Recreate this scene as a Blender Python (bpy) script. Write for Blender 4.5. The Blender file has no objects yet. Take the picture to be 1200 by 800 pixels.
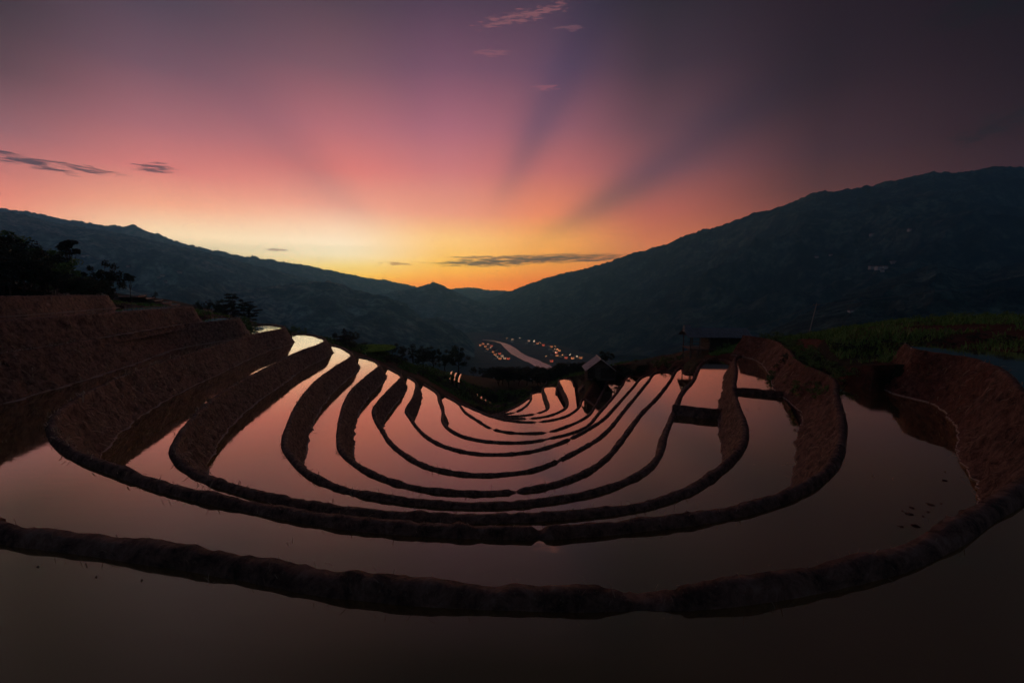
import bpy, math, random
import numpy as np
from mathutils import Vector, Matrix
from mathutils.geometry import delaunay_2d_cdt

R = math.radians
S = bpy.context.scene
COL = S.collection
random.seed(7); RNG = np.random.default_rng(7)

# ------------------------------------------------------------------ camera
F, CX, CY, HZ = 520.0, 600.0, 400.0, 344.0          # photo pixels: focal length, centre, horizon row
PITCH = math.atan((CY - HZ) / F)
cam = bpy.data.cameras.new('camera'); cam_o = bpy.data.objects.new('camera', cam); COL.objects.link(cam_o)
cam.sensor_width = 36.0; cam.lens = F / 1200.0 * 36.0
cam.clip_start = 0.05; cam.clip_end = 60000
cam_o.location = (0, 0, 0); cam_o.rotation_euler = (math.pi / 2 - PITCH, 0, 0)
S.camera = cam_o

def ray(px, py):
    x = (px - CX) / F; y = (CY - py) / F
    return (x, math.cos(PITCH) + y * math.sin(PITCH), -math.sin(PITCH) + y * math.cos(PITCH))
def at_z(px, py, z):
    d = ray(px, py); t = z / d[2]; return (d[0] * t, d[1] * t, z)
def at_y(px, py, Y):
    d = ray(px, py); t = Y / d[1]; return (d[0] * t, Y, d[2] * t)
def lin(r, g, b):
    f = lambda c: (c / 255 / 12.92) if c / 255 <= .04045 else ((c / 255 + .055) / 1.055) ** 2.4
    return (f(r), f(g), f(b), 1.0)

# ------------------------------------------------------------------ world: dusk sky
SUN_AZ, SUN_EL = R(-8.6), R(2.4)                     # azimuth from +Y towards +X
W = bpy.data.worlds.new('World'); S.world = W; W.use_nodes = True
nt = W.node_tree; nt.nodes.clear()
def N(t, tree=None, **kw):
    n = (tree or nt).nodes.new(t)
    for k, v in kw.items(): setattr(n, k, v)
    return n
def _set(tree, sock, v):
    if hasattr(v, 'is_output') or isinstance(v, bpy.types.NodeSocket): tree.links.new(v, sock)
    else: sock.default_value = v
def MA(op, a, b=None, c=None, tree=None, clamp=False):
    tr = tree or nt
    n = tr.nodes.new('ShaderNodeMath'); n.operation = op; n.use_clamp = clamp
    for i, v in enumerate((a, b, c)):
        if v is not None: _set(tr, n.inputs[i], v)
    return n.outputs[0]
def MR(v, a, b, c=0.0, d=1.0, smooth=False, tree=None):
    tr = tree or nt
    n = tr.nodes.new('ShaderNodeMapRange'); n.interpolation_type = 'SMOOTHSTEP' if smooth else 'LINEAR'; n.clamp = True
    for i, x in enumerate((v, a, b, c, d)): _set(tr, n.inputs[i], x)
    return n.outputs[0]
def MIXC(fac, a, b, mode='MIX', tree=None):
    tr = tree or nt
    n = tr.nodes.new('ShaderNodeMix'); n.data_type = 'RGBA'; n.blend_type = mode
    _set(tr, n.inputs[0], fac); _set(tr, n.inputs[6], a); _set(tr, n.inputs[7], b)
    return n.outputs[2]
def RAMP(fac, stops, tree=None):
    tr = tree or nt
    n = tr.nodes.new('ShaderNodeValToRGB'); _set(tr, n.inputs[0], fac)
    e = n.color_ramp.elements
    stops = sorted(stops, key=lambda q: q[0])
    e[0].position, e[0].color = stops[0]; e[1].position, e[1].color = stops[-1]
    for p, c in stops[1:-1]:
        q = e.new(p); q.color = c
    return n.outputs[0]

tc = N('ShaderNodeTexCoord'); sep = N('ShaderNodeSeparateXYZ'); nt.links.new(tc.outputs['Generated'], sep.inputs[0])
dx, dy, dz = sep.outputs
az = MA('ARCTAN2', dx, dy)
el = MA('ARCSINE', MA('MINIMUM', MA('MAXIMUM', dz, -1.0), 1.0))
def azel(px, py):
    d = ray(px, py); return math.atan2(d[0], d[1]), math.atan2(d[2], math.hypot(d[0], d[1]))
EMAX = 1.2
# colour seen along each column of sky: (photo column, [(row, rgb) ...], zenith rgb)
SKY = [
 (0,    [(0,(62,41,47)),(80,(90,58,66)),(150,(142,88,95)),(200,(195,108,100)),(230,(226,126,104)),(262,(244,150,112)),(300,(250,176,120)),(335,(250,180,116))], (16,12,18)),
 (200,  [(0,(86,66,83)),(80,(122,80,95)),(150,(168,98,105)),(200,(213,116,108)),(240,(244,164,128)),(270,(252,214,168)),(290,(255,226,178)),(320,(255,214,140)),(338,(252,190,110))], (17,13,19)),
 (400,  [(0,(94,67,82)),(80,(132,84,98)),(150,(180,100,108)),(200,(220,114,106)),(240,(240,156,130)),(265,(252,204,166)),(285,(254,226,188)),(298,(255,230,184)),(312,(254,214,118)),(324,(255,196,60)),(335,(246,148,30))], (17,13,19)),
 (525,  [(0,(90,62,86)),(80,(126,78,102)),(150,(168,95,112)),(200,(200,110,112)),(250,(230,144,116)),(280,(252,192,112)),(310,(252,184,52)),(332,(242,128,18))], (16,12,19)),
 (640,  [(0,(82,58,80)),(80,(112,72,96)),(150,(150,86,100)),(200,(186,98,96)),(250,(228,126,86)),(280,(242,158,70)),(305,(240,150,42)),(330,(226,104,16))], (15,12,18)),
 (760,  [(0,(58,42,56)),(80,(77,51,67)),(150,(112,68,80)),(200,(140,76,80)),(250,(178,88,72)),(290,(208,108,60)),(330,(206,96,34))], (12,10,14)),
 (950,  [(0,(46,18,30)),(100,(52,24,34)),(180,(62,33,40)),(220,(80,42,41)),(270,(120,60,48)),(330,(128,62,40))], (9,7,10)),
 (1200, [(0,(26,0,4)),(80,(32,4,10)),(150,(40,11,16)),(190,(46,20,25)),(250,(50,30,30)),(330,(68,40,36))], (9,7,10)),
]
fe = MA('DIVIDE', MA('MAXIMUM', el, 0.0), EMAX)
col = None; prev = None
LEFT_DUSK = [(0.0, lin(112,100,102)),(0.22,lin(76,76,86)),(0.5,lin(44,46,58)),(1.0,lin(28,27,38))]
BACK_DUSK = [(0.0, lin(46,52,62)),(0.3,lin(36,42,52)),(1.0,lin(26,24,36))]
RIGHT_FILL_DUSK = [(0.0, lin(86,84,86)),(0.3,lin(62,61,65)),(1.0,lin(14,13,19))]  # unseen sky, raised above the visible right edge to light the left banks
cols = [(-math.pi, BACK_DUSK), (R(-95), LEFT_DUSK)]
for px, st, zen in SKY:
    stops = []; a0 = math.atan((px - CX) / F)
    for row, c in st:
        k_ = 1.0 if row > 160 else (.84 if px < 700 else .70) + (.16 if px < 700 else .2) * row / 160      # the haze box adds its own glow high up
        c = tuple(q * k_ for q in c)
        a, e_ = azel(px, row); stops.append((max(0.0, e_ / EMAX), lin(*c)))
    stops.append((.62, lin(*[.20 * q for q in st[0][1]]))); stops.append((1.0, lin(*zen)))
    cols.append((a0, stops))
cols += [(R(100), RIGHT_FILL_DUSK), (math.pi, BACK_DUSK)]
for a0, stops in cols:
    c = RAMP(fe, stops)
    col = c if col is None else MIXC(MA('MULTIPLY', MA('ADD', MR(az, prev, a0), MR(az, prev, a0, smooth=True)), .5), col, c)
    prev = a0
# crepuscular rays: bands of shaded air fanning out from the sun
du = MA('SUBTRACT', az, R(-8.2)); dv = MA('SUBTRACT', el, R(0.6))
ang = MA('ARCTAN2', dv, du); rad = MA('SQRT', MA('ADD', MA('MULTIPLY', du, du), MA('MULTIPLY', dv, dv)))
nz = N('ShaderNodeTexNoise'); nz.noise_dimensions = '1D'; nz.inputs['Scale'].default_value = 5.0; nz.inputs['Detail'].default_value = 2
nt.links.new(ang, nz.inputs['W'])
shade = None
for cdeg, wdeg, amt, r0, r1, r2 in ((59, 6.5, .72, .13, .40, 1.0), (28, 5.0, .86, .15, .42, 1.2), (140, 8, .40, .14, .34, .70), (13, 4, .16, .1, .3, .6), (100, 8, .14, .2, .4, .7), (74, 3, -.12, .1, .3, .6)):
    g = MA('SUBTRACT', ang, R(cdeg)); g = MA('DIVIDE', g, R(wdeg)); g = MA('EXPONENT', MA('MULTIPLY', MA('MULTIPLY', g, g), -1.0))
    w_ = MA('MULTIPLY', MR(rad, r0, r1, smooth=True), MR(rad, r1, r2, 1.0, 0.0, smooth=True))
    m = MA('MULTIPLY', MA('MULTIPLY', g, w_), amt)
    shade = m if shade is None else MA('ADD', shade, m)
shade = MA('MULTIPLY', shade, MR(nz.outputs['Fac'], .2, .8, .75, 1.15))
col = MIXC(MA('MINIMUM', shade, 1.0), col, MIXC(1.0, col, (0.40, 0.60, 0.84, 1), 'MULTIPLY'))
# streak clouds low in the sky
cmb = N('ShaderNodeCombineXYZ'); nt.links.new(MA('MULTIPLY', az, 34.0), cmb.inputs[0]); nt.links.new(MA('MULTIPLY', el, 260.0), cmb.inputs[1])
cn = N('ShaderNodeTexNoise'); cn.inputs['Scale'].default_value = 1.0; cn.inputs['Detail'].default_value = 6; cn.inputs['Roughness'].default_value = .6
nt.links.new(cmb.outputs[0], cn.inputs['Vector'])
def cloud(col, px, py, hw, hh, tint, amt, tilt=0.0, brk=7.5):
    a, e_ = azel(px, py); a1, _ = azel(px + hw, py); _, e1 = azel(px, py - hh)
    x = MA('SUBTRACT', az, a); y = MA('SUBTRACT', MA('SUBTRACT', el, e_), MA('MULTIPLY', x, tilt))
    x = MA('DIVIDE', x, abs(a1 - a)); y = MA('DIVIDE', y, abs(e1 - e_))
    r2 = MA('ADD', MA('MULTIPLY', x, x), MA('MULTIPLY', y, y))
    d = MA('ADD', MA('SUBTRACT', 1.0, r2), MA('MULTIPLY', MA('SUBTRACT', cn.outputs['Fac'], .52), brk))
    m = MA('MULTIPLY', MR(d, 0.0, 1.1, smooth=True), amt)
    m = MA('MULTIPLY', m, MR(r2, 1.3, 2.2, 1.0, 0.0))
    return MIXC(m, col, lin(*tint))
col = cloud(col, 572, 308, 80, 5.6, (66, 35, 32), 1.0, 0.02, 2.4)
col = cloud(col, 640, 303, 116, 6.6, (70, 36, 33), 1.0, 0.02, 2.4)
col = cloud(col, 705, 304, 48, 3, (92, 46, 36), .9, 0, 4)
col = cloud(col, 560, 301.5, 50, 2.2, (110, 62, 46), .8, 0, 4)
col = cloud(col, 40, 191, 62, 8, (74, 48, 58), .95, -.10, 5)
col = cloud(col, 105, 199, 42, 5, (84, 52, 60), .9, -.04, 5)
col = cloud(col, 184, 197, 34, 6.5, (86, 54, 62), .9, .14, 5)
col = cloud(col, 326, 293, 20, 1.8, (150, 96, 72), .7)
col = cloud(col, 462, 309, 26, 1.8, (150, 86, 50), .7)
col = cloud(col, 612, 19, 60, 9, (150, 92, 96), .5, .15)
col = cloud(col, 575, 62, 24, 5, (150, 90, 98), .4)
col = cloud(col, 668, 33, 22, 4, (128, 82, 92), .4)
col = cloud(col, 640, 103, 16, 5, (168, 92, 100), .35)
col = cloud(col, 1165, 148, 60, 16, (20, 14, 17), .6, .25)
col = cloud(col, 1150, 8, 90, 22, (12, 8, 9), .6)
sky = N('ShaderNodeTexSky'); sky.sky_type = 'NISHITA'; sky.sun_disc = False
sky.sun_elevation = SUN_EL; sky.sun_rotation = SUN_AZ; sky.altitude = 1200; sky.dust_density = 3.0
HAZE = 2.4e-4; HAZE_FRONT = 5900.0; HAZE_TOP = 600.0
path = MA('MINIMUM', HAZE_FRONT, MA('DIVIDE', HAZE_TOP, MA('MAXIMUM', dz, .02)))
gain = MA('EXPONENT', MA('MULTIPLY', path, HAZE * .92))        # the sky above the air that the haze box holds
vm = N('ShaderNodeVectorMath', operation='SCALE'); nt.links.new(col, vm.inputs[0]); nt.links.new(gain, vm.inputs['Scale']); col = vm.outputs[0]
bg1 = N('ShaderNodeBackground'); nt.links.new(col, bg1.inputs[0]); bg1.inputs[1].default_value = 1.0
bg2 = N('ShaderNodeBackground'); nt.links.new(sky.outputs[0], bg2.inputs[0]); bg2.inputs[1].default_value = 0.004
ad = N('ShaderNodeAddShader'); nt.links.new(bg1.outputs[0], ad.inputs[0]); nt.links.new(bg2.outputs[0], ad.inputs[1])
wo = N('ShaderNodeOutputWorld'); nt.links.new(ad.outputs[0], wo.inputs[0])
W.cycles.sampling_method = 'MANUAL'; W.cycles.sample_map_resolution = 1024

sl = bpy.data.lights.new('sun', 'SUN'); sl.energy = 0.12; sl.angle = R(10); sl.color = (1.0, .55, .25)
so = bpy.data.objects.new('sun', sl); COL.objects.link(so)
sd = Vector((math.sin(SUN_AZ) * math.cos(SUN_EL), math.cos(SUN_AZ) * math.cos(SUN_EL), math.sin(SUN_EL)))
so.rotation_euler = sd.to_track_quat('Z', 'Y').to_euler(); so.location = (-60, 400, 60)

vs = S.view_settings; vs.view_transform = 'Standard'; vs.look = 'None'; vs.exposure = 0.0; vs.gamma = 1.0; vs.use_curve_mapping = False
S.render.engine = 'CYCLES'
S.cycles.use_denoising = True; S.cycles.max_bounces = 8; S.cycles.volume_bounces = 1; S.cycles.diffuse_bounces = 3
S.cycles.sample_clamp_indirect = 4.0

# ------------------------------------------------------------------ noise
def _hash(i, j, k, seed):
    h = (i * 374761393 + j * 668265263 + k * 2147483647 + seed * 1274126177) & 0xffffffff
    h = ((h ^ (h >> 13)) * 1274126177) & 0xffffffff
    h = ((h ^ (h >> 16)) * 2246822519) & 0xffffffff
    return ((h ^ (h >> 15)) & 0xffff) / 32767.5 - 1.0
def vnoise(p, seed=0):
    i = np.floor(p).astype(np.int64); f = p - i; f = f * f * f * (f * (f * 6 - 15) + 10)
    out = 0
    for a in (0, 1):
        wa = f[:, 0] if a else 1 - f[:, 0]
        for b in (0, 1):
            wb = f[:, 1] if b else 1 - f[:, 1]
            for c in (0, 1):
                wc = f[:, 2] if c else 1 - f[:, 2]
                out = out + wa * wb * wc * _hash(i[:, 0] + a, i[:, 1] + b, i[:, 2] + c, seed)
    return out
def fbm(p, oct=4, seed=0, gain=.5, ridged=False):
    s = 0; a = 1; t = 0
    for o in range(oct):
        n = vnoise(p * (2.03 ** o) + o * 17.3, seed + o)
        if ridged: n = 1 - 2 * np.abs(n)
        s = s + a * n; t += a; a *= gain
    return s / t

# ------------------------------------------------------------------ materials
def mat(name):
    m = bpy.data.materials.new(name); m.use_nodes = True
    t = m.node_tree; b = t.nodes['Principled BSDF']
    return m, t, b
def noise_node(t, scale, detail=6, rough=.6, vec=None, dist=0.0):
    n = t.nodes.new('ShaderNodeTexNoise'); n.inputs['Scale'].default_value = scale; n.inputs['Detail'].default_value = detail
    n.inputs['Roughness'].default_value = rough; n.inputs['Distortion'].default_value = dist
    if vec is not None: t.links.new(vec, n.inputs['Vector'])
    return n.outputs['Fac']
def geo_pos(t):
    return t.nodes.new('ShaderNodeNewGeometry').outputs['Position']
def bump(t, b, h, strength=.5, dist=.05):
    n = t.nodes.new('ShaderNodeBump'); n.inputs['Strength'].default_value = strength; n.inputs['Distance'].default_value = dist
    t.links.new(h, n.inputs['Height']); t.links.new(n.outputs[0], b.inputs['Normal'])
def simple(name, c, rough=.8, var=.35, scale=3.0, bmp=.3, metallic=0.0):
    m, t, b = mat(name); p = geo_pos(t); n = noise_node(t, scale, vec=p)
    d = tuple(x * (1 - var) for x in c[:3]) + (1,); l = tuple(min(1, x * (1 + var)) for x in c[:3]) + (1,)
    t.links.new(RAMP(n, [(.3, d), (.7, l)], tree=t), b.inputs['Base Color'])
    b.inputs['Roughness'].default_value = rough; b.inputs['Metallic'].default_value = metallic
    bump(t, b, noise_node(t, scale * 5, vec=p), bmp, .03)
    return m
def soil(name, red):
    m, t, b = mat(name); p = geo_pos(t)
    n1 = noise_node(t, .9, 6, .65, p); n2 = noise_node(t, 4.5, 10, .78, p, .4); n3 = noise_node(t, 26, 6, .75, p)
    c = RAMP(n2, [(.36, (.024, .015, .012, 1)), (.46, (.20, .115, .088, 1)), (.57, (.42, .26, .20, 1)), (.70, (.62, .44, .355, 1))], tree=t)
    sx = t.nodes.new('ShaderNodeSeparateXYZ'); t.links.new(p, sx.inputs[0])
    redder = MA('MULTIPLY', MR(sx.outputs[0], 4, 16, 0, 1, True, tree=t), MR(n1, .3, .6, .5, 1, tree=t), tree=t)
    c = MIXC(redder, c, RAMP(n2, [(.36, (.020, .006, .004, 1)), (.5, (.13, .030, .016, 1)), (.70, (.29, .085, .05, 1))], tree=t), tree=t)
    # dry straw and moss caught in the mud
    c = MIXC(MA('MULTIPLY', MR(n1, .52, .68, tree=t), MR(n3, .5, .62, tree=t), tree=t), c, (.10, .085, .04, 1), tree=t)
    c = MIXC(MR(n3, .58, .70, tree=t), c, (.52, .40, .30, 1), tree=t)
    t.links.new(c, b.inputs['Base Color']); b.inputs['Roughness'].default_value = .78
    b.inputs['Specular IOR Level'].default_value = .35
    h = MA('ADD', n2, MA('MULTIPLY', n3, .5, tree=t), tree=t)
    bump(t, b, h, 1.0, .16)
    return m
MUD = soil('mud', 0)
def water_mat(name, base, tint):
    """still muddy water: brown body under a sky mirror that strengthens towards grazing view"""
    m, t, b = mat(name); p = geo_pos(t); t.nodes.remove(b)
    n = noise_node(t, .35, 4, .6, p)
    d = tuple(x * .75 for x in base) + (1,); l = tuple(x * 1.25 for x in base) + (1,)
    df = t.nodes.new('ShaderNodeBsdfDiffuse'); t.links.new(RAMP(n, [(.3, d), (.7, l)], tree=t), df.inputs[0])
    gl = t.nodes.new('ShaderNodeBsdfGlossy'); t.links.new(MR(noise_node(t, .22, 3, .6, p, 1.2), .42, .66, .015, .075, tree=t), gl.inputs['Roughness'])
    mp = t.nodes.new('ShaderNodeMapping'); t.links.new(p, mp.inputs[0]); mp.inputs['Scale'].default_value = (.8, 2.2, 1)
    w = noise_node(t, 2.2, 3, .5, mp.outputs[0])
    bp = t.nodes.new('ShaderNodeBump'); bp.inputs['Strength'].default_value = .05; bp.inputs['Distance'].default_value = .02
    t.links.new(w, bp.inputs['Height']); t.links.new(bp.outputs[0], gl.inputs['Normal'])
    lw = t.nodes.new('ShaderNodeLayerWeight'); lw.inputs['Blend'].default_value = .5
    t.links.new(MIXC(MR(lw.outputs['Facing'], .70, .93, tree=t), tint, (1, .99, .95, 1), tree=t), gl.inputs['Color'])      # the mirror loses its mud tint at grazing view
    mx = t.nodes.new('ShaderNodeMixShader'); t.links.new(MA('POWER', lw.outputs['Facing'], 1.2, tree=t), mx.inputs[0])
    t.links.new(df.outputs[0], mx.inputs[1]); t.links.new(gl.outputs[0], mx.inputs[2])
    t.links.new(mx.outputs[0], t.nodes['Material Output'].inputs['Surface'])
    return m
WATER = water_mat('muddy_water', (.15, .085, .040), (1.0, .91, .57, 1))
RIVER = simple('pale_river_gravel', (.85, .84, .84), .32, .15, .03, .2, .3)
def ground_mat():
    m, t, b = mat('hill_soil_and_grass'); p = geo_pos(t)
    n1 = noise_node(t, .16, 6, .65, p); n2 = noise_node(t, 1.6, 8, .7, p); n3 = noise_node(t, 9, 6, .7, p)
    g = RAMP(n2, [(.3, (.007, .011, .005, 1)), (.55, (.016, .026, .010, 1)), (.75, (.032, .048, .018, 1))], tree=t)
    s = RAMP(n2, [(.3, (.05, .018, .011, 1)), (.7, (.17, .06, .036, 1))], tree=t)
    sp = t.nodes.new('ShaderNodeSeparateXYZ'); t.links.new(p, sp.inputs[0])
    c = MIXC(MA('MULTIPLY', MR(n1, .48, .56, tree=t), MR(sp.outputs[1], 64, 80, 1, 0, tree=t), tree=t), g, s, tree=t)
    t.links.new(c, b.inputs['Base Color']); b.inputs['Roughness'].default_value = .9; b.inputs['Specular IOR Level'].default_value = .2
    bump(t, b, MA('ADD', n2, MA('MULTIPLY', n3, .4, tree=t), tree=t), .8, .15)
    return m
GROUND = ground_mat()
def mountain_mat(name, base, patch):
    m, t, b = mat(name); p = geo_pos(t)
    n0 = noise_node(t, .0022, 6, .6, p, .6); n1 = noise_node(t, .013, 9, .72, p); n2 = noise_node(t, .055, 6, .7, p)
    dk = tuple(x * .5 for x in base) + (1,); lt = tuple(x * 1.6 for x in base) + (1,)
    dk = tuple(x * .3 for x in base) + (1,); lt = tuple(min(.9, x * 3.0) for x in base) + (1,)
    c = RAMP(n1, [(.38, dk), (.5, base + (1,)), (.64, lt)], tree=t)
    c = MIXC(MA('MULTIPLY', MR(n0, .50, .62, tree=t), MR(n1, .45, .6, tree=t), tree=t), c, patch + (1,), tree=t)
    c = MIXC(MR(n2, .44, .60, 0, .8, tree=t), c, dk, tree=t)
    t.links.new(c, b.inputs['Base Color']); b.inputs['Roughness'].default_value = .95; b.inputs['Specular IOR Level'].default_value = .1
    bump(t, b, n2, 1.0, 6.0)
    return m
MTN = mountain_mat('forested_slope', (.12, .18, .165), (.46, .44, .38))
MTN_R = mountain_mat('forested_slope_shade_tint', (.045, .075, .062), (.17, .23, .16))  # same forest as the other slopes, shade put into the darker colour
def leaf_mat(name, c):
    m, t, b = mat(name)
    oi = t.nodes.new('ShaderNodeObjectInfo'); p = geo_pos(t); n = noise_node(t, 1.3, 3, .6, p)
    k = MA('ADD', MA('MULTIPLY', oi.outputs['Random'], .4, tree=t), n, tree=t)
    t.links.new(RAMP(k, [(.3, tuple(x * .55 for x in c) + (1,)), (.95, tuple(x * 1.7 for x in c) + (1,))], tree=t), b.inputs['Base Color'])
    b.inputs['Roughness'].default_value = .6
    return m
LEAF_D = leaf_mat('dark_leaves', (.030, .042, .018)); LEAF_G = leaf_mat('green_leaves', (.11, .19, .04)); LEAF_P = leaf_mat('pine_needles', (.018, .028, .016))
STRAW = leaf_mat('dry_straw', (.46, .34, .23)); GRASS = leaf_mat('grass_blades', (.13, .23, .04))
BARK = simple('bark', (.06, .042, .03), .9, .4, 6)
WOOD = simple('weathered_wood', (.17, .13, .10), .85, .4, 5)
ROOF = simple('grey_roof_sheet', (.46, .46, .45), .5, .3, 2.5, .2)
ROOF_D = simple('dark_roof_sheet', (.20, .21, .23), .55, .3, 2.5, .2)
WALL_D = simple('dark_boards', (.075, .055, .042), .85, .4, 4)
WALL_P = simple('pale_plaster', (.55, .52, .48), .8, .15, 2)
CLAY = simple('clay_tiles', (.20, .085, .06), .8, .3, 3)
CONC = simple('grey_concrete', (.35, .34, .32), .8, .2, 2)
def emit(name, c, s):
    m, t, b = mat(name); b.inputs['Base Color'].default_value = c; b.inputs['Emission Color'].default_value = c; b.inputs['Emission Strength'].default_value = s
    return m
LAMP_O = emit('orange_lamp', (1, .30, .09, 1), 2.2); LAMP_W = emit('warm_white_lamp', (1, .62, .38, 1), 2.0); LAMP_R = emit('red_lamp', (1, .13, .04, 1), 2.4)

# ------------------------------------------------------------------ mesh helpers
def mesh_obj(name, verts, faces, m, parent=None, smooth=False, kind=None):
    me = bpy.data.meshes.new(name)
    if isinstance(verts, np.ndarray): verts = verts.tolist()
    if isinstance(faces, np.ndarray): faces = faces.tolist()
    me.from_pydata(verts, [], faces); me.update()
    me.materials.append(m)
    if smooth: me.polygons.foreach_set('use_smooth', np.ones(len(me.polygons), bool))
    o = bpy.data.objects.new(name, me); COL.objects.link(o)
    if parent: o.parent = parent
    if kind: o['kind'] = kind
    return o
def tag(o, label, cat, group=None):
    o['label'] = label; o['category'] = cat
    if group: o['group'] = group
    return o
def empty(name, loc, rz=0.0):
    o = bpy.data.objects.new(name, None); COL.objects.link(o); o.location = loc; o.rotation_euler = (0, 0, rz); o.empty_display_size = .3
    return o
def grid_faces(n, m):
    i = np.arange(n - 1)[:, None] * m + np.arange(m - 1)[None, :]
    i = i.ravel(); return np.stack([i, i + m, i + m + 1, i + 1], 1)
class MB:
    def __init__(s): s.v = []; s.f = []
    def box(s, c, d, rot=None):
        n = len(s.v)
        for x in (-.5, .5):
            for y in (-.5, .5):
                for z in (-.5, .5):
                    p = Vector((x * d[0], y * d[1], z * d[2]))
                    if rot: p = rot @ p
                    s.v.append(tuple(p + Vector(c)))
        for f in ((0,1,3,2),(4,6,7,5),(0,4,5,1),(2,3,7,6),(0,2,6,4),(1,5,7,3)): s.f.append(tuple(n + i for i in f))
        return s
    def bar(s, a, b, r0, r1=None, k=6):
        a = Vector(a); b = Vector(b); r1 = r0 if r1 is None else r1
        q = (b - a).to_track_quat('Z', 'Y'); n = len(s.v)
        for c, r in ((a, r0), (b, r1)):
            for i in range(k):
                t = 2 * math.pi * i / k; s.v.append(tuple(c + q @ Vector((r * math.cos(t), r * math.sin(t), 0))))
        for i in range(k): s.f.append((n + i, n + (i + 1) % k, n + k + (i + 1) % k, n + k + i))
        s.f.append(tuple(n + i for i in reversed(range(k)))); s.f.append(tuple(n + k + i for i in range(k)))
        return s
    def poly(s, pts, thick=None):
        n = len(s.v); k = len(pts); s.v += [tuple(p) for p in pts]
        if thick is None: s.f.append(tuple(range(n, n + k))); return s
        s.v += [tuple(Vector(p) + Vector(thick)) for p in pts]
        s.f.append(tuple(range(n, n + k))); s.f.append(tuple(reversed(range(n + k, n + 2 * k))))
        for i in range(k): j = (i + 1) % k; s.f.append((n + j, n + i, n + k + i, n + k + j))
        return s
    def build(s, name, m, parent=None, smooth=False): return mesh_obj(name, s.v, s.f, m, parent, smooth)

# ------------------------------------------------------------------ terraces: levels and bund lines
# water level of the paddy that each bund holds in, metres below the camera
LV = dict(V=.15, W=1.05, A=2.2, B=3.75, C=5.3, D=6.6, E=7.9, F=9.2, G=10.4, H=11.5, I=12.4, J=13.2, K=13.9, L=14.5, M=15.1, N=15.6)
ORDER = 'VWABCDEFGHIJKLMN'
LOW = {k: LV[ORDER[i + 1]] if i + 1 < len(ORDER) else 17.2 for i, k in enumerate(ORDER)}
class P(tuple): pass          # a point given in plan metres instead of photo pixels
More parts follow.
